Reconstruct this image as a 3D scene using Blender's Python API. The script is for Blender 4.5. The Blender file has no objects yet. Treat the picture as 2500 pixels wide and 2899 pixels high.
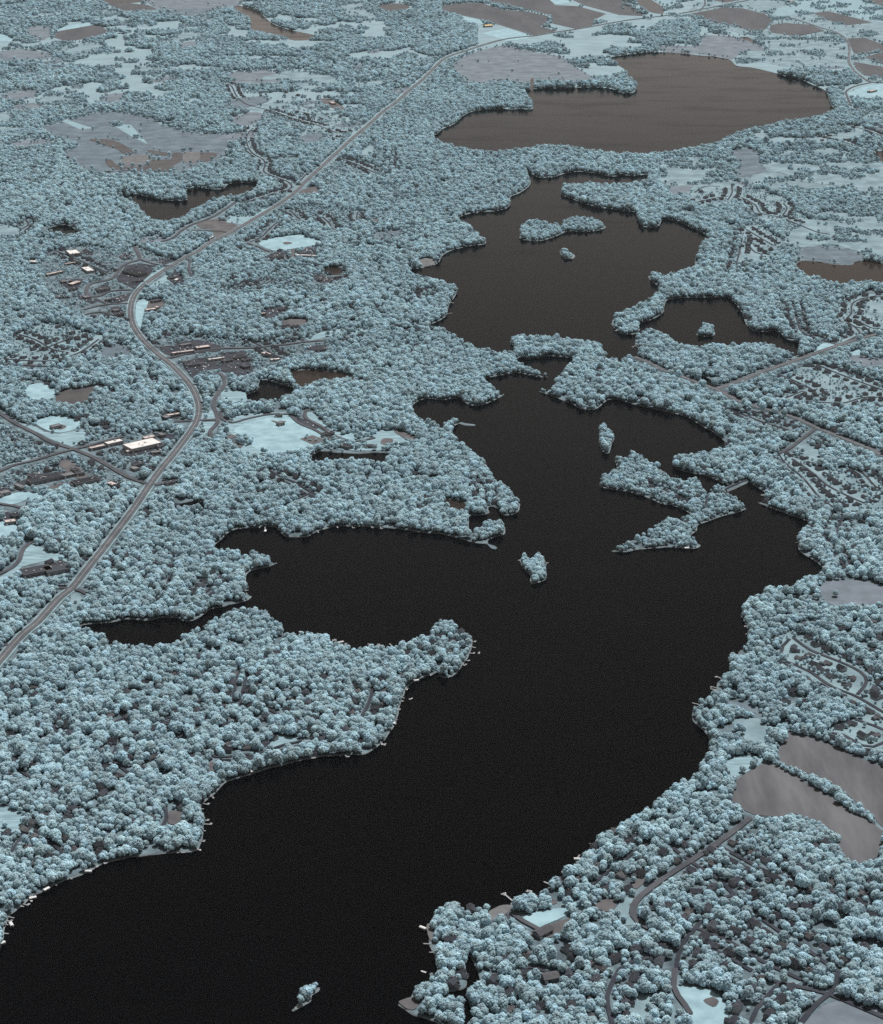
import bpy, bmesh, math, random
import numpy as np
from mathutils import Vector, noise as mnoise
from mathutils.geometry import delaunay_2d_cdt

random.seed(7)
rng = np.random.default_rng(7)
SC = bpy.context.scene
COL = SC.collection

# ------------------------------------------------------------------ camera
PW, PH = 2500.0, 2899.0            # photograph size in pixels
FOC = 5884.0                       # focal length in photograph pixels
HORIZON = -744.0                   # pixel row of the horizon
CAM_H = 1200.0                     # height of the aircraft above the lakes
PITCH = math.atan((PH / 2 - HORIZON) / FOC)
cam_d = bpy.data.cameras.new("camera")
cam = bpy.data.objects.new("camera", cam_d)
COL.objects.link(cam)
cam_d.sensor_fit = 'HORIZONTAL'
cam_d.sensor_width = 36.0
cam_d.lens = FOC / PW * 36.0
cam_d.clip_start = 1.0
cam_d.clip_end = 120000.0
cam.location = (0, 0, CAM_H)
cam.rotation_euler = (math.pi / 2 - PITCH, 0, 0)
SC.camera = cam

# ------------------------------------------------------------------ sky, sun, exposure
SUN_EL, SUN_AZ = math.radians(62), math.radians(30)     # azimuth from +Y towards +X
world = bpy.data.worlds.new("World")
SC.world = world
world.use_nodes = True
nt = world.node_tree
nt.nodes.clear()
w_out = nt.nodes.new("ShaderNodeOutputWorld")
w_bg = nt.nodes.new("ShaderNodeBackground")
w_sky = nt.nodes.new("ShaderNodeTexSky")
w_sky.sky_type = 'NISHITA'
w_sky.sun_disc = False
w_sky.sun_elevation = SUN_EL
w_sky.sun_rotation = SUN_AZ
w_bw = nt.nodes.new("ShaderNodeRGBToBW")
w_mul = nt.nodes.new("ShaderNodeMixRGB")
w_mul.blend_type = 'MULTIPLY'
w_mul.inputs[0].default_value = 1.0
w_mul.inputs[2].default_value = (1.0, 0.915, 0.855, 1)     # infrared sky: no blue left
nt.links.new(w_sky.outputs[0], w_bw.inputs[0])
nt.links.new(w_bw.outputs[0], w_mul.inputs[1])
nt.links.new(w_mul.outputs[0], w_bg.inputs[0])
w_bg.inputs[1].default_value = 0.105
nt.links.new(w_bg.outputs[0], w_out.inputs[0])

sun_d = bpy.data.lights.new("sun", 'SUN')
sun_d.energy = 4.7
sun_d.angle = math.radians(0.5)
sun_d.color = (1.0, 0.985, 0.965)
sun = bpy.data.objects.new("sun", sun_d)
COL.objects.link(sun)
sdir = Vector((math.sin(SUN_AZ) * math.cos(SUN_EL), math.cos(SUN_AZ) * math.cos(SUN_EL), math.sin(SUN_EL)))
sun.rotation_euler = (-sdir).to_track_quat('-Z', 'Y').to_euler()
sun.location = (0, 4000, 3000)

vs = SC.view_settings
vs.view_transform = 'Standard'
vs.look = 'None'
vs.exposure = 0.2
vs.gamma = 1.0
SC.cycles.use_denoising = False
SC.cycles.use_adaptive_sampling = False
SC.cycles.max_bounces = 5
SC.cycles.diffuse_bounces = 2
SC.cycles.glossy_bounces = 3
SC.cycles.volume_bounces = 0
SC.cycles.caustics_reflective = False
SC.cycles.caustics_refractive = False

HAZE_DENSITY = 0.42e-5

# ------------------------------------------------------------------ pixels <-> ground
CT, ST = math.cos(PITCH), math.sin(PITCH)

def ground(u, v, z=0.0):
    xc, yc = (u - PW / 2) / FOC, (v - PH / 2) / FOC
    dy, dz = CT - yc * ST, -ST - yc * CT
    t = (CAM_H - z) / -dz
    return (t * xc, t * dy, z)

def pix(x, y, z):
    x, y, z = np.asarray(x, float), np.asarray(y, float), np.asarray(z, float)
    dzc = z - CAM_H
    dep = y * CT - dzc * ST
    return FOC * x / dep + PW / 2, FOC * (-y * ST - dzc * CT) / dep + PH / 2

def px_per_m(v):
    return FOC / (CAM_H * FOC / CT / (v - HORIZON)) 

TS = 2.8592

def S(*segs):
    """('cr', [(x,y)...], ...) : survey points read off enlarged tiles -> photo pixels"""
    out = []
    for code, pts in zip(segs[0::2], segs[1::2]):
        c, r = int(code[0]), int(code[1])
        oy = 2319 if r == 4 else 580 * r
        sc = 1.6224 if code == '34' else TS
        if code.endswith('b'):
            sc = TS
        out += [(625 * c + x / sc, oy + y / sc) for x, y in pts]
    return out

def smooth_loop(p, n=3, closed=True):
    """Catmull-Rom through the survey points"""
    p = [np.array(q, float) for q in p]
    m = len(p)
    out = []
    for i in range(m if closed else m - 1):
        if closed:
            a, b, c, d = p[i - 1], p[i], p[(i + 1) % m], p[(i + 2) % m]
        else:
            a, b, c, d = p[max(i - 1, 0)], p[i], p[i + 1], p[min(i + 2, m - 1)]
        for k in range(n):
            t = k / n
            q = 0.5 * (2 * b + (c - a) * t + (2 * a - 5 * b + 4 * c - d) * t * t + (3 * b - a - 3 * c + d) * t ** 3)
            out.append(q)
    if not closed:
        out.append(p[-1])
    return out

def rough_loop(p, amp=1.5, seed=0, step=9.0):
    """subdivide a loop to even steps and wander it a little, so no edge is ruled"""
    out = []
    m = len(p)
    for i in range(m):
        a, b = np.array(p[i], float), np.array(p[(i + 1) % m], float)
        L = np.linalg.norm(b - a)
        k = max(1, int(L / step))
        for j in range(k):
            q = a + (b - a) * j / k
            w = mnoise.noise_vector(Vector((q[0] * .035, q[1] * .05, seed * 3.1)))
            w2 = mnoise.noise_vector(Vector((q[0] * .11, q[1] * .16, seed * 7.7)))
            s = px_per_m(q[1]) / 1.7
            out.append((q[0] + amp * s * (1.6 * w.x + w2.x), q[1] + amp * s * .6 * (1.6 * w.y + w2.y)))
    return out

# ------------------------------------------------------------------ materials
def mat(name, col, rough=0.9, var=0.0, scale=0.01, col2=None, bump=0.0, obj_var=0.0, spec=0.15, detail=4.0, translucent=0.0, stretch=None, tint=None):
    m = bpy.data.materials.new(name)
    m.use_nodes = True
    t = m.node_tree
    b = t.nodes["Principled BSDF"]
    b.inputs["Roughness"].default_value = rough
    b.inputs["Specular IOR Level"].default_value = spec
    geo = t.nodes.new("ShaderNodeNewGeometry")
    vec = geo.outputs["Position"]
    if stretch:
        mp = t.nodes.new("ShaderNodeMapping")
        mp.inputs["Rotation"].default_value = (0, 0, stretch[1])
        mp.inputs["Scale"].default_value = (1, stretch[0], 1)
        t.links.new(vec, mp.inputs[0])
        vec = mp.outputs[0]
    cur = None
    col = tuple(col) + (1,)
    if col2 is not None or var:
        n = t.nodes.new("ShaderNodeTexNoise")
        n.inputs["Scale"].default_value = scale
        n.inputs["Detail"].default_value = detail
        n.inputs["Roughness"].default_value = 0.6
        t.links.new(vec, n.inputs["Vector"])
        r = t.nodes.new("ShaderNodeMapRange")
        r.inputs[1].default_value = 0.38
        r.inputs[2].default_value = 0.62
        t.links.new(n.outputs[0], r.inputs[0])
        mx = t.nodes.new("ShaderNodeMixRGB")
        t.links.new(r.outputs[0], mx.inputs[0])
        mx.inputs[1].default_value = col
        mx.inputs[2].default_value = (tuple(col2) + (1,)) if col2 is not None else tuple(c * (1 - var) for c in col[:3]) + (1,)
        cur = mx.outputs[0]
    if obj_var:
        oi = t.nodes.new("ShaderNodeObjectInfo")
        mr = t.nodes.new("ShaderNodeMapRange")
        mr.inputs[3].default_value = 1 - obj_var
        mr.inputs[4].default_value = 1 + obj_var
        t.links.new(oi.outputs["Random"], mr.inputs[0])
        mm = t.nodes.new("ShaderNodeVectorMath")
        mm.operation = 'SCALE'
        if cur:
            t.links.new(cur, mm.inputs[0])
        else:
            mm.inputs[0].default_value = col[:3]
        t.links.new(mr.outputs[0], mm.inputs["Scale"])
        cur = mm.outputs[0]
        if tint:                       # a second, independent shift of hue from tree to tree
            m7 = t.nodes.new("ShaderNodeMath"); m7.operation = 'MULTIPLY'; m7.inputs[1].default_value = 17.31
            fr = t.nodes.new("ShaderNodeMath"); fr.operation = 'FRACT'
            t.links.new(oi.outputs["Random"], m7.inputs[0]); t.links.new(m7.outputs[0], fr.inputs[0])
            tm = t.nodes.new("ShaderNodeMixRGB"); tm.blend_type = 'MULTIPLY'
            t.links.new(fr.outputs[0], tm.inputs[0]); t.links.new(cur, tm.inputs[1])
            tm.inputs[2].default_value = tuple(tint) + (1,)
            cur = tm.outputs[0]
    if cur:
        t.links.new(cur, b.inputs["Base Color"])
    else:
        b.inputs["Base Color"].default_value = col
    if bump:
        n2 = t.nodes.new("ShaderNodeTexNoise")
        n2.inputs["Scale"].default_value = bump
        t.links.new(vec, n2.inputs["Vector"])
        bp = t.nodes.new("ShaderNodeBump")
        bp.inputs["Strength"].default_value = 0.5
        bp.inputs["Distance"].default_value = 1.0
        t.links.new(n2.outputs[0], bp.inputs["Height"])
        t.links.new(bp.outputs[0], b.inputs["Normal"])
    if translucent:
        tr = t.nodes.new("ShaderNodeBsdfTranslucent")
        if cur:
            t.links.new(cur, tr.inputs[0])
        else:
            tr.inputs[0].default_value = col
        ms = t.nodes.new("ShaderNodeMixShader")
        ms.inputs[0].default_value = translucent
        t.links.new(b.outputs[0], ms.inputs[1])
        t.links.new(tr.outputs[0], ms.inputs[2])
        t.links.new(ms.outputs[0], t.nodes["Material Output"].inputs[0])
    return m

M = {}
M['ground'] = mat("ground_cover", (.13, .18, .205), var=0, scale=.03, col2=(.05, .07, .082), detail=8)  # cover darkened to stand in for shade in the gaps between trees
M['leaf'] = mat("infrared_foliage", (.505, .69, .775), var=0, scale=.0022, col2=(.455, .63, .715), obj_var=.24, tint=(1.05, 1.0, .95), translucent=.36, rough=.8)
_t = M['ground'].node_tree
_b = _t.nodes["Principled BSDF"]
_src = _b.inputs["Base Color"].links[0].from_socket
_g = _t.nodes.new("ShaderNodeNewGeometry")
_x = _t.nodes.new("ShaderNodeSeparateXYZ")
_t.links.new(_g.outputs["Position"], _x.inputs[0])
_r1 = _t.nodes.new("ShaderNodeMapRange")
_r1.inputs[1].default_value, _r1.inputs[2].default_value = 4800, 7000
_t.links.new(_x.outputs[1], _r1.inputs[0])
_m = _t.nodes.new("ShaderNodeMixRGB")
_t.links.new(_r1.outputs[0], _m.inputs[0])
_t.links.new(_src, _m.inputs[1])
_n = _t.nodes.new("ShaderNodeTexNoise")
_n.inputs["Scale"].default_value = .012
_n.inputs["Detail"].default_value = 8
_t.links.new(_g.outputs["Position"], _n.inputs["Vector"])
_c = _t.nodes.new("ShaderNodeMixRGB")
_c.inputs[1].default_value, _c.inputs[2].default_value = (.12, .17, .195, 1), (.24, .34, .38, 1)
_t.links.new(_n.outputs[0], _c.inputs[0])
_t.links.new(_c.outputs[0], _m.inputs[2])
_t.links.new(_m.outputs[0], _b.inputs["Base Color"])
M['bark'] = mat("bark", (.14, .13, .13), obj_var=.2)
M['meadow'] = mat("meadow_grass", (.185, .265, .295), scale=.02, col2=(.115, .168, .193), detail=8)
M['lawn'] = mat("mown_lawn", (.25, .375, .42), scale=.035, col2=(.175, .27, .31), detail=10)
M['crop'] = mat("pale_crop", (.225, .33, .37), scale=.025, col2=(.135, .205, .235), detail=7, stretch=(6, .6))
M['marsh'] = mat("marsh_sedge", (.115, .15, .178), scale=.02, col2=(.074, .097, .118), detail=9)
M['wetmeadow'] = mat("wet_meadow", (.142, .168, .198), scale=.02, col2=(.095, .114, .136), detail=9)
M['field'] = mat("ploughed_soil", (.116, .118, .125), scale=.02, col2=(.066, .068, .075), detail=8, stretch=(.22, -.62))
M['darkfield'] = mat("dark_soil", (.075, .077, .085), scale=.01, col2=(.055, .057, .064), detail=8, stretch=(.25, .5))
M['dirt'] = mat("bare_dirt", (.105, .10, .104), scale=.03, col2=(.065, .063, .068), detail=7)
M['mud'] = mat("wet_mud", (.06, .056, .058), scale=.02, col2=(.042, .04, .043), detail=7, rough=.6)
M['sand'] = mat("shore_sand", (.13, .132, .138), scale=.05, col2=(.09, .092, .097), detail=6)
M['bank'] = mat("shore_bank", (.17, .20, .21), scale=.06, col2=(.09, .11, .12), detail=6)
M['asphalt'] = mat("asphalt", (.07, .074, .084), scale=.02, col2=(.045, .049, .058), detail=7)
M['lot'] = mat("dark_asphalt", (.040, .044, .055), scale=.03, col2=(.020, .023, .031), detail=7)
M['highway'] = mat("worn_asphalt", (.088, .093, .103), scale=.03, col2=(.058, .062, .07), detail=7)
M['verge'] = mat("mown_verge", (.20, .285, .315), scale=.03, col2=(.12, .175, .195), detail=7)
M['paint'] = mat("road_paint", (.7, .7, .68))
M['court'] = mat("court_surface", (.10, .095, .096), scale=.05, col2=(.075, .073, .075))
M['wall_l'] = mat("pale_siding", (.34, .35, .36), obj_var=.3)
M['wall_d'] = mat("grey_siding", (.2, .2, .21), obj_var=.3)
M['roof_d'] = mat("dark_shingles", (.036, .040, .05), obj_var=.5, scale=.4, col2=(.025, .028, .035))
M['roof_b'] = mat("brown_shingles", (.065, .066, .072), obj_var=.4, scale=.4, col2=(.05, .05, .055))
M['roof_w'] = mat("white_membrane_roof", (.58, .56, .55), scale=.08, col2=(.48, .465, .455))
M['roof_t'] = mat("tan_membrane_roof", (.46, .40, .38), scale=.08, col2=(.38, .33, .31))
M['roof_g'] = mat("grey_membrane_roof", (.16, .165, .175), scale=.1, col2=(.11, .115, .125))
M['roof_o'] = mat("orange_metal_roof", (.5, .38, .2))
M['trimw'] = mat("white_trim", (.75, .75, .74))
M['glass'] = mat("window_glass", (.02, .022, .028), rough=.15, spec=.5)
M['brick'] = mat("chimney_brick", (.22, .17, .16))
M['deck'] = mat("weathered_boards", (.2, .205, .215), obj_var=.3)
M['pile'] = mat("dock_posts", (.2, .19, .19))
M['canvas'] = mat("canopy_canvas", (.46, .47, .47), obj_var=.2)
M['hull'] = mat("white_hull", (.55, .56, .57), rough=.4, obj_var=.1)
M['alu'] = mat("aluminium", (.4, .4, .41), rough=.4)
M['seatc'] = mat("boat_seats", (.3, .3, .33))

# water: dark, smooth, reflects the infrared sky
wm = bpy.data.materials.new("lake_water")
wm.use_nodes = True
wt = wm.node_tree
wb = wt.nodes["Principled BSDF"]
wb.inputs["Base Color"].default_value = (.0012, .0012, .0016, 1)
wb.inputs["Roughness"].default_value = .10
wb.inputs["IOR"].default_value = 1.068
wb.inputs["Specular Tint"].default_value = (1.0, .88, .79, 1)
wn = wt.nodes.new("ShaderNodeTexNoise")
wn.inputs["Scale"].default_value = .004
wn.inputs["Detail"].default_value = 5
wg = wt.nodes.new("ShaderNodeNewGeometry")
wmap = wt.nodes.new("ShaderNodeMapping")
wmap.inputs["Scale"].default_value = (1, 2.6, 1)
wmap.inputs["Rotation"].default_value = (0, 0, .5)
wt.links.new(wg.outputs["Position"], wmap.inputs[0])
wt.links.new(wmap.outputs[0], wn.inputs["Vector"])
wr = wt.nodes.new("ShaderNodeMapRange")
wr.inputs[1].default_value, wr.inputs[2].default_value = .35, .65
wr.inputs[3].default_value, wr.inputs[4].default_value = .05, .22
wt.links.new(wn.outputs[0], wr.inputs[0])
wt.links.new(wr.outputs[0], wb.inputs["Roughness"])
M['water'] = wm
M['brownwater'] = wm.copy()
M['brownwater'].node_tree.nodes["Principled BSDF"].inputs["Base Color"].default_value = (.024, .019, .016, 1)

# ------------------------------------------------------------------ object helpers
def tag(o, label, cat=None, group=None, kind=None):
    o["label"] = label
    if cat:
        o["category"] = cat
    if group:
        o["group"] = group
    if kind:
        o["kind"] = kind
    return o

def mesh_obj(name, verts, faces, material, parent=None, loc=None):
    me = bpy.data.meshes.new(name)
    me.from_pydata([tuple(v) for v in verts], [], [tuple(f) for f in faces])
    me.materials.append(material)
    o = bpy.data.objects.new(name, me)
    COL.objects.link(o)
    if parent:
        o.parent = parent
    if loc:
        o.location = loc
    return o

def data_obj(name, me, parent=None):
    o = bpy.data.objects.new(name, me)
    COL.objects.link(o)
    if parent:
        o.parent = parent
    return o

def empty(name, loc, rz=0.0, scale=None):
    o = bpy.data.objects.new(name, None)
    o.empty_display_size = 1
    o.location = loc
    o.rotation_euler = (0, 0, rz)
    if scale:
        o.scale = scale
    COL.objects.link(o)
    return o

class MB:
    def __init__(s):
        s.v, s.f = [], []
    def box(s, x0, x1, y0, y1, z0, z1):
        n = len(s.v)
        s.v += [(x0, y0, z0), (x1, y0, z0), (x1, y1, z0), (x0, y1, z0), (x0, y0, z1), (x1, y0, z1), (x1, y1, z1), (x0, y1, z1)]
        s.f += [tuple(n + i for i in q) for q in ((0, 3, 2, 1), (4, 5, 6, 7), (0, 1, 5, 4), (1, 2, 6, 5), (2, 3, 7, 6), (3, 0, 4, 7))]
        return s
    def prism(s, prof, y0, y1):
        n, k = len(s.v), len(prof)
        s.v += [(x, y0, z) for x, z in prof] + [(x, y1, z) for x, z in prof]
        s.f += [tuple(n + i for i in range(k)), tuple(n + k + i for i in reversed(range(k)))]
        s.f += [(n + i, n + k + i, n + k + (i + 1) % k, n + (i + 1) % k) for i in range(k)]
        return s
    def mesh(s, name, material):
        me = bpy.data.meshes.new(name)
        me.from_pydata(s.v, [], s.f)
        bm = bmesh.new()
        bm.from_mesh(me)
        bmesh.ops.recalc_face_normals(bm, faces=bm.faces)
        bm.to_mesh(me)
        bm.free()
        me.materials.append(material)
        return me

def sheet(name, poly_px, z, material, label, cat, group=None):
    """a patch of ground cover: photo-pixel outline laid on the ground, with turned-down edges"""
    P = [ground(u, v, z) for u, v in poly_px]
    vv, _, ff, _, _, _ = delaunay_2d_cdt([Vector(p[:2]) for p in P], [(i, (i + 1) % len(P)) for i in range(len(P))], [], 1, 1e-4)
    ff = [f if ((vv[f[1]] - vv[f[0]]).cross(vv[f[2]] - vv[f[0]])) > 0 else f[::-1] for f in ff]
    o = mesh_obj(name, [(v.x, v.y, z) for v in vv], ff, material)
    return tag(o, label, cat, group, 'structure')

# ------------------------------------------------------------------ raster of what is where (photo pixels, half size)
RX0, RY0, RS = -300, -160, 2.0
RW, RH = int((PW + 600) / RS), int((PH + 500) / RS)

def new_mask():
    return np.zeros((RH, RW), bool)

def fill(mask, poly, val=True):
    P = np.array(poly, float)
    X, Y = (P[:, 0] - RX0) / RS, (P[:, 1] - RY0) / RS
    X2, Y2 = np.roll(X, -1), np.roll(Y, -1)
    r0, r1 = max(0, int(math.floor(Y.min()))), min(RH - 1, int(math.ceil(Y.max())))
    for r in range(r0, r1 + 1):
        y = r + .5
        c = ((Y <= y) & (Y2 > y)) | ((Y2 <= y) & (Y > y))
        if not c.any():
            continue
        xs = np.sort(X[c] + (y - Y[c]) / (Y2[c] - Y[c]) * (X2[c] - X[c]))
        for a, b in zip(xs[0::2], xs[1::2]):
            a, b = max(0, int(round(a))), min(RW, int(round(b)))
            if b > a:
                mask[r, a:b] = val

def look(mask, u, v):
    i = np.clip(((np.asarray(v) - RY0) / RS).astype(int), 0, RH - 1)
    j = np.clip(((np.asarray(u) - RX0) / RS).astype(int), 0, RW - 1)
    return mask[i, j]
# ------------------------------------------------------------------ survey of the place (read off the photograph)
MAIN_LAKE = S(
 '04', [(-120,1180),(0,1010),(20,930),(40,850),(60,780),(110,735),(170,690),(240,620),(340,580),(460,510),(560,475),(700,425),(830,355),(1000,310),(1270,275),(1500,258),(1590,240),(1615,190),(1630,130),(1635,60)],
 '03', [(1630,1650),(1625,1600),(1620,1540),(1670,1490),(1750,1420)],
 '13', [(0,1380),(60,1335),(200,1300),(330,1250),(480,1215),(600,1180),(760,1150),(900,1130),(1120,1125),(1210,1095),(1290,1040),(1350,960),(1400,890),(1425,800),(1450,700),(1475,630),(1500,580),(1590,520),(1700,475),(1760,455)],
 '23', [(60,430),(95,440),(40,455),(-20,470),(10,500),(80,492),(130,450),(180,370),(220,310),(240,240),(245,180),(200,130),(150,100),(110,90),(80,50),(0,40)],
 '13', [(1740,50),(1700,130),(1640,150),(1560,210),(1480,210),(1400,255),(1280,255),(1130,270),(960,245),(870,190),(780,160),(640,150),(510,150),(490,90),(420,40)],
 '12', [(380,1658),(340,1620),(230,1600),(110,1620),(60,1640)],
 '03', [(1700,65),(1600,110),(1510,160),(1400,220),(1270,245),(1000,230),(840,200),(820,160),(720,120),(650,85),(720,70),(900,55),(1020,30),(1200,40),(1300,15),(1440,20),(1490,45),(1560,40)],
 '02', [(1640,1650),(1700,1610)],
 '12', [(0,1590),(60,1570),(170,1550),(230,1520),(240,1490),(200,1450),(195,1380),(200,1330),(260,1290),(370,1265),(450,1240),(440,1215),(370,1180),(330,1150),(200,1140),(60,1135)],
 '02', [(1770,1135),(1715,1105)],
 '12', [(0,1040),(60,980),(150,955),(270,945),(420,940),(480,970),(510,1010),(570,1025),(690,1020),(770,985),(900,945),(1010,935),(1300,945),(1500,965),(1640,985)],
 '22', [(0,1000),(130,1030),(270,1070),(360,1080),(450,1108),(390,1080),(370,1050),(440,1020),(500,1000),(510,940),(480,915),(440,905),(370,920),(330,960),(220,960),(200,965),(215,920),(210,870),(240,845),(300,850),(380,830),(370,785),(420,775),(470,800),(495,845),(590,835),(625,790),(625,740),(580,700),(560,640),(520,610),(450,580),(400,530),(380,490),(350,410),(290,370),(250,330),(180,290),(120,250),(80,210),(80,170),(110,120),(170,95),(150,85),(90,72),(50,95),(20,120)],
 '12', [(1787,150),(1710,105),(1640,90),(1570,40)],
 '11', [(1545,1640),(1560,1610),(1610,1575),(1680,1560)],
 '21', [(0,1575),(60,1565),(150,1560),(190,1590),(260,1620),(330,1610),(420,1580),(490,1540),(500,1520),(440,1500),(410,1490),(390,1450),(350,1415),(350,1400),(420,1385),(560,1360),(640,1355),(760,1385),(855,1390),(840,1367),(740,1335),(640,1290),(595,1245),(620,1235),(740,1235),(860,1220),(960,1225),(1060,1240),(1040,1290),(980,1350),(960,1390),(920,1410),(940,1440),(900,1470),(860,1480),(790,1495),(830,1520),(900,1540),(980,1575),(1060,1605),(1130,1650),(1190,1652),(1260,1640),(1330,1580),(1380,1570),(1470,1580),(1560,1610),(1700,1640)],
 '32', [(0,0),(60,15),(200,50),(270,90),(330,130),(420,180),(500,240),(530,270),(520,290),(450,310),(410,345),(330,345),(200,360),(110,375),(90,410),(110,460),(170,490),(260,510),(360,530),(450,570),(520,600),(600,590),(690,570),(720,590),(770,620),(830,660),(840,690),(820,710),(770,740),(840,770),(900,795),(1000,830),(1080,860),(1190,905),(1180,935),(1140,960),(1120,1010),(1110,1080),(1120,1140),(1200,1190),(1260,1230),(1320,1290),(1330,1310),(1250,1340),(1190,1350),(1090,1400),(1060,1430),(990,1430),(860,1450),(830,1480),(740,1500),(680,1550),(660,1610)],
 '33', [(640,0),(690,80),(695,160),(700,220),(640,260),(620,310),(565,345),(560,400),(540,460),(480,500),(450,550),(440,600),(380,650),(270,715),(260,740),(250,830),(280,880),(350,940),(385,1000),(395,1080),(360,1130),(310,1190),(310,1240),(280,1290),(230,1320),(170,1350),(90,1390)],
 '23', [(1787,1465),(1730,1510),(1680,1570),(1600,1610)],
 '24', [(1520,0),(1440,40),(1340,90),(1260,140),(1240,210),(1150,270),(1100,320),(1100,370),(1010,380),(980,440),(890,490),(840,560),(780,600),(690,610),(570,640),(560,690),(380,690),(190,700),(110,690),(50,670)],
 '14', [(1787,705),(1740,740),(1700,820),(1680,870),(1690,960),(1700,1020),(1740,1090),(1750,1160),(1760,1200),(1710,1210),(1700,1280),(1690,1310),(1590,1340),(1540,1410),(1440,1475),(1500,1530),(1570,1575),(1680,1610),(1787,1658),(1850,1740),(1850,2100),(-2200,2100),(-2300,1300)])
UPPER_LAKE = S(
 '21', [(430,1200),(370,1165),(270,1155),(240,1130),(150,1090),(60,1030),(0,1000)],
 '11', [(1690,980),(1680,970),(1750,940)],
 '21', [(0,920),(40,880),(60,800),(110,730),(120,690),(100,650),(50,640)],
 '11', [(1787,610),(1700,600),(1560,550),(1530,520),(1600,510),(1700,490),(1760,460)],
 '21', [(0,410),(70,370),(170,340),(260,325),(340,315),(355,290),(330,250),(270,220),(220,180),(200,145),(150,140),(130,110),(190,75),(290,55),(400,50),(500,35)],
 '20', [(550,1658),(555,1590),(620,1565),(700,1510),(715,1460),(690,1400),(690,1370),(740,1410),(800,1435),(900,1430),(1000,1400),(1100,1385),(1250,1400),(1390,1425),(1450,1410),(1560,1420),(1660,1410),(1660,1460),(1560,1470),(1500,1490),(1400,1490),(1300,1490),(1210,1480),(1090,1490),(1000,1485),(980,1520),(975,1570),(1040,1600),(1150,1640)],
 '21', [(1250,15),(1370,30),(1500,45),(1570,60),(1600,130),(1640,175),(1740,175),(1770,140)],
 '31', [(0,115),(100,120),(180,150),(260,190),(360,240),(340,290),(310,320),(300,380),(270,430),(260,500),(150,530),(60,560),(0,570)],
 '21', [(1740,555),(1700,550),(1680,570),(1700,610),(1750,650),(1770,690),(1700,750),(1620,800),(1500,850),(1430,880),(1395,910),(1390,970),(1420,1010),(1480,1045),(1560,1040),(1600,1000),(1590,960),(1700,925)],
 '31', [(0,870),(10,830),(30,770),(100,750),(250,745),(400,745),(530,745),(590,790),(650,870),(680,960),(740,1010),(830,1020),(910,1015),(970,1040),(1000,1080),(1080,1100),(1120,1130),(1110,1180),(1060,1195),(960,1175),(850,1125),(700,1125),(620,1140),(400,1130),(330,1140),(200,1140),(110,1120),(60,1070),(0,1040)],
 '21', [(1700,1010),(1620,1020),(1580,1070),(1575,1130),(1610,1170),(1600,1200),(1540,1215),(1500,1245),(1420,1245),(1330,1240),(1320,1200),(1290,1150),(1240,1100),(1100,1100),(1070,1080),(1000,1080),(930,1065),(880,1075),(820,1060),(760,1070),(650,1055),(560,1090),(590,1150),(585,1185),(520,1190)])
FAR_LAKE = S(
 '20', [(0,1045),(100,1000),(160,945),(230,905),(330,885),(480,880),(640,882),(730,880),(735,850),(700,770),(660,740),(720,720),(800,715),(1000,710),(1140,705),(1260,705),(1380,720),(1460,750),(1540,750),(1570,720),(1570,670),(1510,610),(1490,560),(1420,510),(1360,470),(1400,455),(1500,440),(1620,425)],
 '30', [(0,420),(150,430),(330,450),(480,460),(560,490),(600,530),(720,545),(880,580),(1000,615),(1120,640),(1230,690),(1320,730),(1350,790),(1370,850),(1400,880),(1380,905),(1290,925),(1200,960),(1080,970),(960,985),(880,1010),(750,1030),(640,1060),(520,1115),(430,1160),(330,1170),(180,1205),(0,1235)],
 '20', [(1600,1240),(1420,1240),(1250,1215),(1080,1195),(1020,1185),(870,1175),(750,1190),(630,1215),(560,1205),(500,1225),(340,1230),(250,1215),(120,1190),(80,1165),(20,1160)],
 '10', [(1750,1130),(1710,1100),(1750,1080)])
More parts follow.
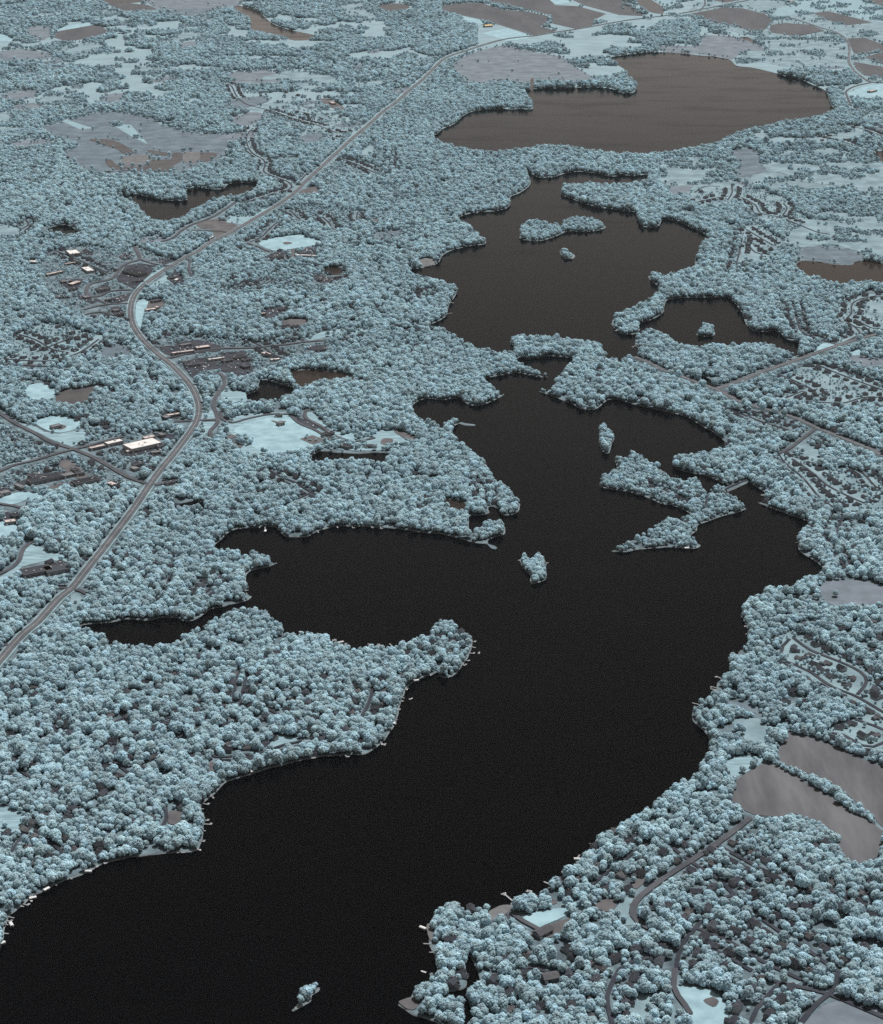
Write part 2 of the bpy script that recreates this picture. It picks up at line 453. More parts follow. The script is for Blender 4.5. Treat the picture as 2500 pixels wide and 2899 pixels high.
PONDS = [
 ('pond', "dark irregular pond below the grey wetland, beside the highway", 'water', S('00', [(950,1560),(1100,1570),(1240,1600),(1360,1620),(1500,1620),(1510,1600),(1500,1540),(1600,1520)], '10', [(0,1530),(60,1490),(170,1475),(300,1480),(290,1510),(240,1550),(140,1580),(70,1585),(0,1600)], '01', [(1600,20),(1540,60),(1440,110),(1340,130),(1220,110),(1150,50)], '00', [(1090,1640),(1030,1590)])),
 ('pond', "small black pond ringed by trees near a bright lawn", 'water', S('01', [(330,215),(400,185),(470,165),(540,160),(600,190),(640,220),(600,240),(520,235),(430,215)])),
 ('pond', "pond with two lobes behind the park playing field", 'water', S('11', [(205,1530),(290,1500),(310,1425),(380,1415),(470,1440),(560,1465),(600,1490),(520,1550),(400,1575),(260,1590),(215,1560)])),
 ('pond', "reedy grey pond beside the two lobed pond", 'brownwater', S('11', [(540,1350),(640,1335),(760,1330),(880,1345),(970,1355),(1080,1385),(1160,1390),(1060,1402),(960,1405),(850,1410),(720,1440),(650,1480),(590,1450),(590,1400)])),
 ('pond', "long narrow pond under the park lawn and tennis courts", 'water', S('12', [(715,385),(770,345),(830,332),(960,345),(1100,352),(1220,345),(1360,350),(1340,390),(1300,480),(1270,425),(1180,400),(1050,405),(900,405),(780,420)])),
 ('lake', "brown lake reaching past the frame behind the suburb", 'brownwater', S('31', [(1065,500),(1100,460),(1150,448),(1280,460),(1400,480),(1530,482),(1560,455),(1660,450),(1787,470),(2300,500),(2300,600),(1787,630),(1650,620),(1540,630),(1450,640),(1330,620),(1240,575),(1180,575),(1130,540)])),
 ('lake', "narrow brown lake among far woods near the top fields", 'brownwater', S('10', [(80,40),(200,55),(300,90),(420,190),(560,240),(700,270),(780,290),(740,310),(600,318),(480,290),(330,260),(250,240),(230,150),(140,90)])),
 ('pond', "small brown pond behind the far lake's meadow", 'brownwater', S('30', [(620,300),(690,300),(760,335),(700,338)])),
 ('pond', "brown pond at the edge of the far suburb", 'brownwater', S('30', [(1690,1240),(1787,1220),(2000,1230),(2000,1320),(1787,1295),(1740,1275)])),
 ('pond', "grey pond inside the wooded point by the lake islands", 'brownwater', S('22', [(0,725),(100,725),(190,750),(205,790),(190,812),(100,800),(40,770)])),
 ('pond', "narrow dark pool in the wood beside the highway", 'water', S('02', [(1440,765),(1500,745),(1590,735),(1660,755),(1650,795),(1600,775),(1500,785)])),
 ('pond', "little black pool beside the right-angled road fork", 'water', S('31', [(310,1385),(340,1380),(430,1440),(420,1465),(330,1420)])),
 ('pond', "small reedy pool among houses in the wood", 'brownwater', S('11', [(830,525),(870,505),(980,505),(975,545),(850,550)])),
 ('canal', "black boat canal cut through the trees of the point", 'water', S('24', [(190,1160),(240,1105),(320,1300),(225,1330),(220,1400),(240,1520),(300,1585),(230,1600),(190,1700),(170,1660),(175,1450),(150,1425),(0,1440),(0,1395),(150,1375),(200,1330)])),
]
BROWN_FAR = None
ISLANDS = [
 ("bare tipped sliver of an island with few trees, alone in the black lake", S('14', [(570,1545),(620,1490),(640,1460),(650,1420),(635,1400),(660,1365),(700,1360),(760,1335),(790,1350),(780,1385),(730,1415),(715,1450),(710,1470),(640,1510)])),
 ("small tufted tree covered island off the wooded point", S('22', [(650,1190),(690,1175),(710,1210),(760,1215),(770,1180),(810,1190),(820,1230),(850,1240),(835,1260),(840,1330),(830,1370),(770,1395),(740,1400),(725,1370),(730,1340),(690,1300),(660,1260),(645,1220)])),
 ("slim tree covered island off the end of the boomerang island", S('22', [(1290,155),(1320,150),(1370,180),(1390,230),(1370,270),(1350,345),(1310,330),(1285,260),(1285,200)])),
 ("large boomerang shaped wooded island joined by a causeway", S('22', [(1290,600),(1300,620),(1400,640),(1500,655),(1600,680),(1700,715)], '32', [(0,755),(80,765),(170,800),(240,840),(225,860),(190,885),(120,885),(50,875),(0,910)], '22', [(1720,950),(1690,980),(1650,1010),(1550,1030),(1480,1080),(1370,1130),(1440,1143),(1500,1143),(1600,1123),(1750,1112)], '32', [(60,1105),(200,1118),(280,1110),(300,1080),(250,1040),(220,1010),(270,975),(280,930),(380,890),(500,850),(600,825),(670,795),(640,760),(590,720),(550,690),(490,620),(440,620),(380,655),(330,650),(290,570),(240,560),(180,570),(80,560),(30,530),(0,480)], '22', [(1730,440),(1640,400),(1590,360),(1530,350),(1510,390),(1440,385),(1410,410),(1430,470),(1380,520),(1310,550)])),
 ("narrow waisted double island in the upper lake", S('21', [(640,240),(645,170),(700,135),(760,125),(830,145),(960,165),(990,140),(1040,115),(1110,100),(1210,115),(1260,140),(1320,160),(1310,190),(1220,210),(1080,212),(1000,215),(960,235),(880,265),(800,288),(690,285),(640,265)])),
 ("tiny pale rock islet below the double island", S('21', [(965,365),(1010,370),(1070,400),(1060,430),(1010,432),(975,405)])),
 ("small pointed wooded island in the side bay", S('31', [(285,1035),(320,990),(350,955),(380,985),(415,1010),(415,1050),(350,1060),(290,1052)])),
]
CAUSEWAY = S('32', [(500,632),(560,605),(690,560),(705,580),(600,630),(530,660)])
SPIT = S('22', [(150,100),(215,112),(270,119),(270,127),(200,124),(150,115)])

# open ground without trees: (kind, outline)
OPEN = [
 ('marsh', S('00', [(340,1020),(480,1000),(700,930),(900,905),(1200,950),(1330,1020),(1600,1080),(1787,1090),(1850,1180),(1787,1290),(1650,1330),(1480,1390),(1200,1410),(850,1400),(700,1370),(560,1290),(520,1230),(650,1170),(450,1100)])),
 ('mud', S('00', [(720,1130),(830,1125),(960,1150),(1060,1210),(1080,1240),(1000,1245),(950,1210),(830,1170)])),
 ('mud', S('00', [(850,1310),(900,1290),(960,1340),(1100,1350),(1200,1340),(1220,1300),(1380,1290),(1400,1240),(1480,1240),(1470,1300),(1400,1340),(1420,1365),(1330,1395),(1150,1380),(930,1370)])),
 ('mud', S('00', [(1620,1240),(1760,1240),(1700,1300),(1620,1300)])),
 ('mud', S('00', [(1200,1215),(1350,1235),(1340,1260),(1220,1243)])),
 ('sand', S('00', [(1000,1270),(1190,1255),(1210,1290),(1180,1330),(1010,1335)])),
 ('sand', S('00', [(1490,1240),(1610,1230),(1600,1310),(1490,1310)])),
 ('crop', S('00', [(480,970),(560,975),(760,1040),(640,1045)])),
 ('crop', S('00', [(880,1000),(1060,1010),(1160,1120),(1200,1170),(1060,1100),(960,1040)])),
 ('field', S('00', [(430,300),(480,250),(740,205),(830,215),(880,260),(780,300),(540,335)])),
 ('lawn', S('00', [(455,250),(520,215),(700,185),(760,198),(620,228),(480,250)])),
 ('mud', S('00', [(740,-20),(1180,-20),(1150,15),(900,30),(840,15)])),
 ('field', S('00', [(870,30),(1000,20),(1200,40),(1280,75),(1040,95),(940,70)])),
 ('wetmeadow', S('00', [(210,230),(300,210),(420,240),(400,300),(330,330),(240,290)])),
 ('wetmeadow', S('00', [(1200,-20),(1900,-20),(1900,55),(1400,75),(1280,68)])),
 ('marsh', S('00', [(1340,85),(1600,68),(1787,64),(1650,110),(1500,130)])),
 ('lawn', S('00', [(-100,270),(0,275),(60,290),(110,320),(60,335),(-100,330)])),
 ('meadow', S('00', [(320,800),(420,740),(620,750),(700,810),(600,850),(420,860),(280,840)])),
 ('meadow', S('00', [(-60,990),(90,985),(150,1010),(190,1045),(80,1060),(-60,1050)])),
 ('meadow', S('00', [(700,100),(860,80),(960,110),(860,140),(740,135)])),
 ('meadow', S('00', [(430,390),(700,340),(900,400),(800,440),(560,430)])),
 ('wetmeadow', S('00', [(0,420),(200,400),(420,440),(330,490),(100,470)])),
 ('meadow', S('00', [(1480,240),(1560,210),(1700,230),(1620,280),(1500,275)])),
 ('wetmeadow', S('10', [(90,580),(500,590),(540,610),(470,660),(130,675),(90,640)])),
 ('mud', S('10', [(1290,40),(1450,30),(1530,60),(1380,95),(1300,70)])),
 ('meadow', S('10', [(500,570),(800,590),(960,660),(700,720),(560,680)])),
 ('dirt', S('10', [(800,800),(900,810),(1010,880),(960,890),(850,850)])),
 ('marsh', S('10', [(640,850),(720,810),(800,850),(740,885)])),
 ('marsh', S('10', [(580,1130),(760,1080),(850,1120),(700,1160)])),
 ('meadow', S('10', [(950,40),(1080,-20),(1200,-20),(1150,60),(1250,110),(1050,120)])),
 ('dirt', S('10', [(640,1545),(740,1510),(800,1530),(790,1570),(650,1570)])),
 ('meadow', S('10', [(1180,1190),(1230,1170),(1270,1230),(1170,1260),(1120,1230)])),
 ('meadow', S('10', [(1260,1490),(1350,1500),(1400,1530),(1300,1540)])),
 ('field', S('20', [(0,45),(170,25),(330,25),(480,75),(700,95),(870,130),(860,170),(800,215),(930,250),(760,290),(500,210),(300,150),(150,120),(0,90)])),
 ('field', S('20', [(340,-30),(850,-30),(920,40),(1100,50),(1330,110),(1240,160),(1220,210),(1100,235),(900,190),(880,120),(700,80),(400,15)])),
 ('field', S('20', [(1000,-30),(1480,-30),(1560,60),(1640,130),(1440,120),(1150,40)])),
 ('lawn', S('20', [(810,10),(980,-20),(1040,20),(900,35)])),
 ('lawn', S('20', [(330,270),(500,235),(560,240),(720,300),(540,330),(480,320),(400,290)])),
 ('lawn', S('20', [(140,135),(260,150),(360,190),(240,185)])),
 ('mud', S('20', [(1550,-30),(1640,-30),(1787,55),(1787,110),(1650,80)])),
 ('crop', S('20', [(1480,-20),(1570,60),(1600,110),(1450,70)])),
 ('crop', S('20', [(1680,-30),(1900,-30),(1900,60),(1787,45)])),
 ('wetmeadow', S('20', [(90,520),(250,430),(480,370),(640,400),(960,460),(1060,520),(1180,600),(1250,640),(1100,655),(760,650),(740,690),(560,660),(340,670),(200,650),(110,570)])),
 ('brown', S('20', [(722,640),(745,640),(752,680),(738,725),(715,720)])),
 ('field', S('30', [(230,110),(500,60),(640,65),(830,110),(890,165),(830,240),(740,255),(600,215),(400,175)])),
 ('mud', S('30', [(390,-20),(640,-20),(510,20)])),
 ('marsh', S('30', [(540,40),(820,0),(1000,40),(830,90),(640,55)])),
 ('crop', S('30', [(860,90),(1000,50),(1130,-20),(1540,-20),(1787,65),(1900,90),(1900,210),(1787,185),(1500,130),(1330,80),(1220,100),(1100,110),(950,130)])),
 ('mud', S('30', [(1570,-20),(1900,-20),(1900,60),(1787,45)])),
 ('field', S('30', [(1220,105),(1340,90),(1700,180),(1500,205),(1330,160)])),
 ('field', S('30', [(880,200),(1000,185),(1200,200),(1310,245),(1100,295),(860,260)])),
 ('field', S('30', [(1500,310),(1640,305),(1787,360),(1900,380),(1787,410),(1650,440),(1550,430),(1520,360)])),
 ('field', S('30', [(1640,460),(1787,420),(1900,400),(1900,540),(1787,520),(1700,490)])),
 ('field', S('30', [(1550,500),(1787,540),(1900,560),(1900,640),(1787,630),(1640,610),(1570,560)])),
 ('marsh', S('30', [(1030,470),(1150,460),(1240,490),(1340,470),(1450,490),(1480,550),(1200,550),(1130,520)])),
 ('marsh', S('30', [(1680,200),(1900,190),(1900,280),(1690,250)])),
 ('marsh', S('30', [(850,380),(950,370),(1020,410),(900,420)])),
 ('wetmeadow', S('30', [(330,290),(600,300),(780,370),(820,410),(640,430),(560,480),(330,440),(0,415),(0,370),(300,370)])),
 ('meadow', S('30', [(640,430),(820,410),(1040,480),(1150,530),(1000,540),(800,500),(600,520)])),
 ('lawn', S('30', [(1540,740),(1640,700),(1787,680),(1950,690),(1950,800),(1787,790),(1600,790),(1500,760)])),
 ('meadow', S('30', [(880,1290),(1000,1220),(1300,1190),(1560,1240),(1787,1330),(1950,1380),(1950,1600),(1787,1580),(1600,1540),(1400,1500),(1150,1470),(1000,1400),(840,1380)])),
 ('marsh', S('30', [(540,1240),(620,1205),(760,1215),(790,1280),(830,1350),(1000,1410),(1030,1440),(850,1450),(580,1420),(640,1340)])),
 ('meadow', S('30', [(0,1290),(380,1290),(480,1400),(600,1440),(450,1480),(200,1500),(0,1480)])),
 ('marsh', S('31', [(1090,400),(1180,350),(1350,340),(1500,370),(1640,400),(1620,440),(1540,470),(1400,470),(1150,440)])),
 ('meadow', S('31', [(1000,250),(1250,80),(1400,60),(1787,100),(1950,120),(1950,480),(1787,440),(1600,380),(1400,320),(1200,340),(1050,330)])),
 ('marsh', S('31', [(1640,830),(1700,790),(1787,800),(1950,820),(1950,900),(1787,880),(1700,870)])),
 ('lawn', S('31', [(1480,1210),(1600,1165),(1600,1215)])),
 ('wetmeadow', S('31', [(1490,1235),(1600,1218),(1787,1250),(1950,1280),(1950,1330),(1787,1310),(1600,1300),(1540,1280)])),
 ('lawn', S('31', [(1300,1120),(1440,1145),(1290,1200),(1230,1190)])),
 ('field', S('33', [(930,1130),(1010,950),(1200,990),(1420,1080),(1650,1180),(1787,1230),(1980,1300),(1980,1840),(1787,1720),(1600,1540),(1470,1430),(1300,1330),(1100,1255),(925,1180)])),
 ('field', S('33', [(560,1490),(610,1330),(820,1200),(930,1215),(1150,1350),(1350,1470),(1560,1610),(1700,1690),(1800,1760),(1760,1950),(1640,2010),(1520,2010),(1400,1890),(1440,1790),(1290,1690),(1200,1655),(1070,1610),(940,1640),(740,1620),(590,1545)])),
 ('crop', S('33', [(480,1200),(640,1140),(800,1150),(830,1180),(760,1230),(640,1300),(560,1310),(520,1250)])),
 ('marsh', S('33', [(520,700),(640,710),(740,740),(830,850),(780,820),(640,760),(540,740)])),
 ('meadow', S('33', [(560,860),(700,830),(860,900),(820,1030),(700,1000),(600,920)])),
 ('wetmeadow', S('32', [(1280,1400),(1600,1380),(1787,1440),(1950,1480),(1950,1600),(1787,1600),(1500,1590),(1350,1560)])),
 ('meadow', S('32', [(1100,290),(1180,270),(1300,370),(1220,420),(1130,400)])),
 ('lawn', S('12', [(110,160),(180,110),(300,80),(420,55),(560,55),(640,110),(800,160),(860,230),(800,260),(640,320),(520,345),(400,350),(260,300),(250,240),(130,190)])),
 ('crop', S('12', [(20,120),(110,90),(60,60),(300,30),(560,20),(560,52),(420,52),(300,78),(180,108),(100,165),(250,250),(260,300),(390,355),(300,380),(150,330),(200,260),(60,180)])),
 ('crop', S('12', [(865,230),(930,180),(1100,170),(1250,160),(1400,170),(1500,250),(1480,320),(1350,330),(1100,330),(860,310),(820,285)])),
 ('crop', S('12', [(680,20),(740,20),(830,100),(960,160),(920,180),(800,120),(700,75)])),
 ('court', S('12', [(640,235),(740,205),(850,240),(740,280)])),
 ('court', S('12', [(10,215),(80,195),(140,215),(60,240)])),
 ('court', S('12', [(90,265),(120,258),(180,295),(160,310)])),
 ('dirt', S('12', [(405,90),(430,88),(465,98),(505,92),(530,96),(470,112)])),
 ('lawn', S('12', [(980,215),(1050,190),(1120,215),(1060,245)])),
 ('dirt', S('12', [(1400,170),(1480,180),(1600,235),(1560,250),(1450,210)])),
 ('dirt', S('12', [(1290,270),(1320,230),(1400,240),(1360,290)])),
 ('lot', S('12', [(610,60),(690,80),(800,140),(770,155),(650,110)])),
 ('lot', S('12', [(840,180),(900,190),(960,240),(890,225)])),
 ('lawn', S('02', [(290,100),(380,60),(480,50),(580,65),(660,110),(600,160),(480,185),(380,165)])),
 ('dirt', S('02', [(420,132),(480,117),(540,135),(480,162)])),
 ('crop', S('02', [(60,90),(280,130),(360,180),(480,195),(690,155),(700,250),(580,300),(420,240),(280,170)])),
 ('meadow', S('02', [(-100,230),(0,240),(90,300),(110,340),(250,410),(100,440),(-100,480)])),
 ('lawn', S('02', [(-100,730),(0,715),(160,665),(300,670),(380,690),(240,715),(100,765),(-100,745)])),
 ('lawn', S('02', [(-100,880),(0,900),(100,930),(180,960),(120,1010),(-100,1030)])),
 ('crop', S('02', [(230,1090),(300,1100),(480,1170),(560,1230),(400,1215),(250,1250),(180,1270),(0,1420),(-60,1400),(150,1250),(190,1150)])),
 ('lot', S('02', [(170,1300),(350,1255),(360,1320),(220,1355)])),
 ('lot', S('02', [(370,1300),(430,1230),(520,1240),(510,1290),(400,1340)])),
 ('lot', S('02', [(140,590),(300,520),(540,500),(560,530),(430,560),(290,600),(160,620)])),
 ('lot', S('02', [(580,590),(760,530),(860,560),(700,610),(610,620)])),
 ('dirt', S('02', [(330,650),(500,590),(540,600),(470,640),(340,660)])),
 ('lot', S('02', [(-60,640),(60,630),(130,650),(-60,700)])),
 ('lot', S('02', [(0,840),(60,825),(180,870),(80,920)])),
 ('dirt', S('02', [(480,420),(560,410),(720,540),(620,550),(500,470)])),
 ('lot', S('02', [(970,330),(1080,310),(1160,330),(1280,275),(1300,300),(1080,378),(990,365)])),
 ('lot', S('02', [(1230,180),(1420,200),(1410,240),(1300,240)])),
 ('lot', S('02', [(1200,345),(1300,325),(1310,370),(1200,375)])),
 ('lot', S('02', [(1060,420),(1150,430),(1140,480),(1060,480)])),
 ('lot', S('02', [(890,570),(960,580),(1000,620),(900,610)])),
 ('dirt', S('02', [(1330,600),(1380,570),(1440,580),(1400,620)])),
 ('lot', S('02', [(1290,30),(1480,40),(1440,70),(1340,60)])),
 ('crop', S('02', [(1640,10),(1730,0),(1745,70),(1640,85)])),
 ('crop', S('02', [(1640,100),(1740,100),(1690,180),(1560,240)])),
 ('lot', S('01', [(640,390),(690,350),(760,390),(740,410)])),
 ('lot', S('01', [(960,420),(1000,390),(1080,400),(1050,440),(1000,450)])),
 ('lot', S('01', [(940,600),(1020,490),(1130,470),(1260,490),(1220,560),(1150,620),(1090,680),(960,620)])),
 ('lot', S('01', [(770,690),(830,650),(900,660),(850,710),(790,715)])),
 ('lot', S('01', [(470,630),(560,600),(680,600),(640,660),(600,700),(530,660)])),
 ('lot', S('01', [(840,770),(1060,710),(1040,770),(920,800)])),
 ('lot', S('01', [(1270,440),(1380,430),(1420,450),(1330,480),(1290,470)])),
 ('lot', S('01', [(1370,600),(1400,550),(1470,550),(1490,640),(1420,650),(1370,630)])),
 ('dirt', S('01', [(1200,790),(1260,760),(1330,790),(1320,840),(1190,870)])),
 ('lot', S('01', [(880,830),(960,820),(1000,870),(1000,920),(960,920),(900,860)])),
 ('lot', S('01', [(610,730),(700,735),(790,780),(750,800),(640,760)])),
 ('lot', S('01', [(430,745),(500,730),(560,745),(480,765)])),
 ('dirt', S('01', [(1590,150),(1700,120),(1840,100),(1787,190),(1640,190)])),
 ('lawn', S('01', [(1110,790),(1170,760),(1200,790),(1170,880),(1150,1000),(1110,960),(1095,870)])),
 ('crop', S('01', [(1180,680),(1350,560),(1400,590),(1230,680)])),
 ('crop', S('01', [(1020,620),(1300,510),(1390,505),(1200,600),(1110,670)])),
 ('wetmeadow', S('01', [(1110,280),(1220,250),(1330,270),(1250,310),(1120,310)])),
 ('meadow', S('01', [(-60,150),(60,170),(160,190),(165,250),(100,280),(-60,270)])),
 ('lawn', S('01', [(200,1480),(330,1440),(450,1500),(430,1560),(300,1580),(220,1550)])),
 ('mud', S('01', [(440,1570),(520,1500),(620,1490),(780,1470),(760,1520),(700,1580),(600,1615),(480,1600)])),
 ('marsh', S('01', [(790,1200),(860,1160),(960,1120),(1070,1170),(1080,1210),(960,1230),(850,1230)])),
 ('meadow', S('01', [(1490,200),(1640,210),(1700,225),(1560,300),(1500,260)])),
 ('lot', S('01', [(1290,1160),(1480,1110),(1600,1090),(1787,1140),(1787,1180),(1400,1225),(1330,1200)])),
 ('lot', S('01', [(1460,1270),(1600,1240),(1787,1225),(1787,1320),(1620,1340),(1560,1400),(1500,1330)])),
 ('lot', S('11', [(0,1190),(200,1185),(240,1280),(270,1360),(150,1390),(0,1340)])),
 ('lawn', S('11', [(300,310),(420,270),(640,240),(700,260),(830,300),(740,330),(600,350),(440,370)])),
 ('dirt', S('11', [(500,308),(540,298),(580,310),(530,320)])),
 ('lot', S('11', [(350,420),(470,375),(540,400),(560,440),(440,460)])),
 ('lot', S('11', [(630,390),(700,340),(780,350),(770,400),(680,430)])),
 ('dirt', S('11', [(560,370),(600,360),(600,420),(570,440)])),
 ('marsh', S('11', [(1210,250),(1320,215),(1500,205),(1530,210),(1460,250),(1350,275),(1250,270)])),
 ('lot', S('11', [(340,855),(490,818),(560,850),(480,880),(440,910),(380,920),(330,900)])),
 ('dirt', S('11', [(480,960),(560,925),(690,930),(720,960),(640,980),(530,995)])),
 ('crop', S('11', [(680,1080),(820,1030),(940,1000),(1010,1010),(900,1060),(720,1100)])),
 ('crop', S('11', [(1050,1030),(1200,985),(1220,1000),(1080,1050)])),
 ('lot', S('11', [(680,1150),(840,1130),(860,1170),(760,1190)])),
 ('lot', S('11', [(720,580),(780,560),(900,590),(1010,570),(960,600),(840,650),(760,600)])),
 ('sand', S('11', [(1600,450),(1700,430),(1740,470),(1650,500)])),
 ('dirt', S('11', [(1225,120),(1260,112),(1300,130),(1250,145)])),
 ('crop', S('11', [(-20,115),(330,25),(400,25),(180,160),(130,150),(0,140)])),
 ('dirt', S('11', [(-60,150),(80,145),(140,180),(60,240),(-40,260)])),
 ('crop', S('11', [(0,1510),(60,1490),(200,1520),(215,1590),(100,1600),(0,1560)])),
 ('crop', S('13', [(380,1040),(480,980),(600,1000),(640,1030),(420,1070)])),
 ('lawn', S('24', [(660,810),(740,760),(980,720),(1020,770),(830,860),(770,880)])),
 ('dirt', S('24', [(720,930),(860,860),(1060,790),(1130,755),(1160,768),(1060,825),(960,920),(850,960),(760,965)])),
 ('dirt', S('24', [(1230,700),(1320,650),(1420,660),(1400,720),(1350,750),(1260,720)])),
 ('crop', S('24', [(1030,680),(1200,640),(1260,690),(1180,740),(1050,720)])),
 ('sand', S('24', [(380,750),(470,700),(560,700),(540,750),(420,820),(360,810)])),
 ('dirt', S('24', [(1540,530),(1600,480),(1660,490),(1600,550),(1560,560)])),
 ('dirt', S('24', [(820,650),(880,640),(940,670),(880,690)])),
 ('meadow', S('24', [(1400,730),(1480,640),(1540,640),(1520,760),(1580,850),(1500,860),(1400,800)])),
 ('meadow', S('24', [(1560,1480),(1700,1420),(1787,1430)], '34', [(40,820),(80,941)], '24', [(1787,1700),(1500,1700)])),
 ('lawn', S('34', [(60,765),(200,780),(280,830),(305,900),(260,960),(140,960),(90,850),(60,800)])),
 ('dirt', S('34', [(190,832),(228,818),(262,838),(232,862)])),
 ('meadow', S('34', [(370,650),(500,700),(620,750),(590,768),(440,715)])),
 ('wetmeadow', S('34', [(660,941),(740,862),(830,835),(1014,890),(1060,960),(640,990)])),
 ('crop', S('03', [(-60,1530),(80,1560),(180,1610),(200,1658)], '04', [(200,10),(190,70),(100,100),(-60,110)])),
 ('crop', S('03', [(-40,480),(60,400),(150,330),(200,310),(60,520),(-40,620)])),
 ('meadow', S('02', [(560,1500),(640,1490),(660,1560),(600,1658)], '03', [(560,40),(640,60),(580,20)])),
 ('dirt', S('14', [(1440,1475),(1500,1450),(1560,1440),(1600,1480),(1560,1540),(1500,1525)])),
 ('sand', S('14', [(1665,860),(1690,850),(1720,900),(1715,980),(1690,970)])),
 ('dirt', S('03', [(1360,1600),(1440,1590),(1480,1620),(1460,1690),(1370,1690)])),
 ('dirt', S('03', [(1660,1210),(1720,1190),(1770,1230),(1740,1270),(1690,1260)])),
 ('mud', S('03', [(920,970),(960,960),(980,990),(940,1005)])),
]
SUBURBS = [   # open, young subdivisions: (share of trees kept, tree size, outline)
 (.22, .5, S('30', [(200,1600),(260,1500),(420,1480),(560,1460),(640,1500),(760,1540),(980,1600)], '31', [(1100,60),(1260,150),(1420,230),(1360,260),(1200,230),(960,130),(800,100),(640,0),(480,20),(300,10)])),
 (.16, .55, S('31', [(660,170),(760,150),(900,230),(1000,320),(880,420),(760,410),(660,460),(640,330)])),
 (.18, .55, S('31', [(1400,920),(1440,820),(1540,750),(1700,720),(1900,730),(1900,1010),(1700,1040),(1560,1080),(1440,1120),(1400,1080),(1540,1000)])),
 (.22, .55, S('31', [(920,1390),(1000,1370),(1200,1290),(1400,1330),(1900,1480),(1900,1640),(1500,1640),(1250,1620),(940,1620),(1000,1540),(1180,1480)])),
 (.30, .6, S('32', [(960,330),(1100,400),(1300,480),(1500,470),(1780,600),(1780,850),(1500,830),(1300,780),(1150,620),(1000,450)])),
 (.30, .6, S('33', [(960,180),(1080,150),(1300,260),(1560,400),(1720,520),(1850,700),(1850,830),(1650,760),(1500,680),(1250,560),(1020,400)])),
 (.28, .6, S('33', [(1340,940),(1500,860),(1640,820),(1850,830),(1850,1080),(1680,1130),(1500,1060)])),
 (.42, .55, S('10', [(0,670),(130,700),(350,760),(560,850),(900,900),(1080,1010),(1060,1130),(900,1140),(640,1070),(420,980),(150,850)])),
 (.40, .55, S('10', [(200,1030),(300,1020),(330,1230),(420,1300),(620,1270),(620,1310),(420,1340),(450,1420),(600,1480),(590,1540),(300,1640),(280,1600),(480,1520),(330,1420),(290,1290),(200,1200)])),
 (.28, .55, S('01', [(120,1060),(420,960),(700,1030),(850,1060),(820,1120),(620,1230),(430,1280),(40,1275),(120,1180)])),
 (.36, .6, S('01', [(380,400),(700,330),(960,380),(1100,340),(1300,420),(1400,480),(1060,720),(1040,930),(700,930),(430,780),(330,600)])),
 (.42, .6, S('01', [(1250,1100),(1500,1060),(1787,1080)], '11', [(300,1100),(560,1100),(860,1080),(900,1190),(560,1280),(300,1380),(0,1400)], '01', [(1560,1420),(1400,1300)])),
 (.45, .65, S('02', [(-60,0),(140,100),(700,140),(1000,180),(1280,170),(1430,190),(1400,260),(1150,420),(1150,600),(900,640),(500,660),(200,640),(-60,720)])),
 (.6, .75, S('11', [(0,700),(300,600),(560,500),(760,520),(1040,540),(1000,640),(700,720),(400,720),(0,760)])),
 (.6, .7, S('32', [(560,10),(760,20),(1060,150),(1000,210),(760,130),(600,80)])),
 (.45, .65, S('11', [(330,200),(480,60),(700,10),(1000,40),(1160,60),(1150,150),(960,200),(700,150),(520,130),(380,260)])),
 (.40, .6, S('10', [(820,1400),(950,1290),(1150,1300),(1350,1400),(1300,1450),(1100,1430),(900,1470)])),
 (.95, .84, S('34', [(100,80),(300,110),(450,60),(560,200),(620,330),(800,500),(850,700),(640,790),(330,690),(120,640),(100,480),(230,380),(60,260)])),
 (.95, .84, S('34', [(300,760),(480,750),(640,790),(560,941),(330,941),(300,850)])),
 (.95, .84, S('24', [(1300,1150),(1500,1050),(1700,1100),(1780,1300),(1600,1400),(1500,1460),(1440,1658),(1280,1658),(1330,1400)])),
]
# roads: (class, metres wide, houses stand along it?, neighbourhood, course)
HWY = S('03', [(-200,600),(0,375),(100,255),(200,150),(300,70)], '02', [(380,1640),(480,1530),(590,1440),(700,1300),(820,1150),(920,1020),(1020,890),(1100,780),(1200,630),(1300,490),(1400,370),(1500,240),(1570,140),(1605,60)], '01', [(1612,1640),(1600,1580),(1560,1490),(1480,1390),(1380,1290),(1290,1220),(1190,1130),(1120,1050),(1075,970),(1058,890),(1065,800),(1100,720),(1180,640),(1290,560),(1400,490),(1500,430),(1600,380),(1700,310)], '11', [(0,270),(130,200),(280,110),(400,40)], '10', [(480,1650),(600,1560),(700,1460),(830,1340),(950,1230),(1080,1110),(1200,1010),(1320,900),(1420,830),(1530,730),(1640,640)], '20', [(0,495),(80,450),(200,410),(400,345),(560,310),(750,290),(900,265),(1100,235),(1300,200),(1500,165)], '30', [(0,130),(200,100),(350,70),(500,40),(700,0),(800,-30)])
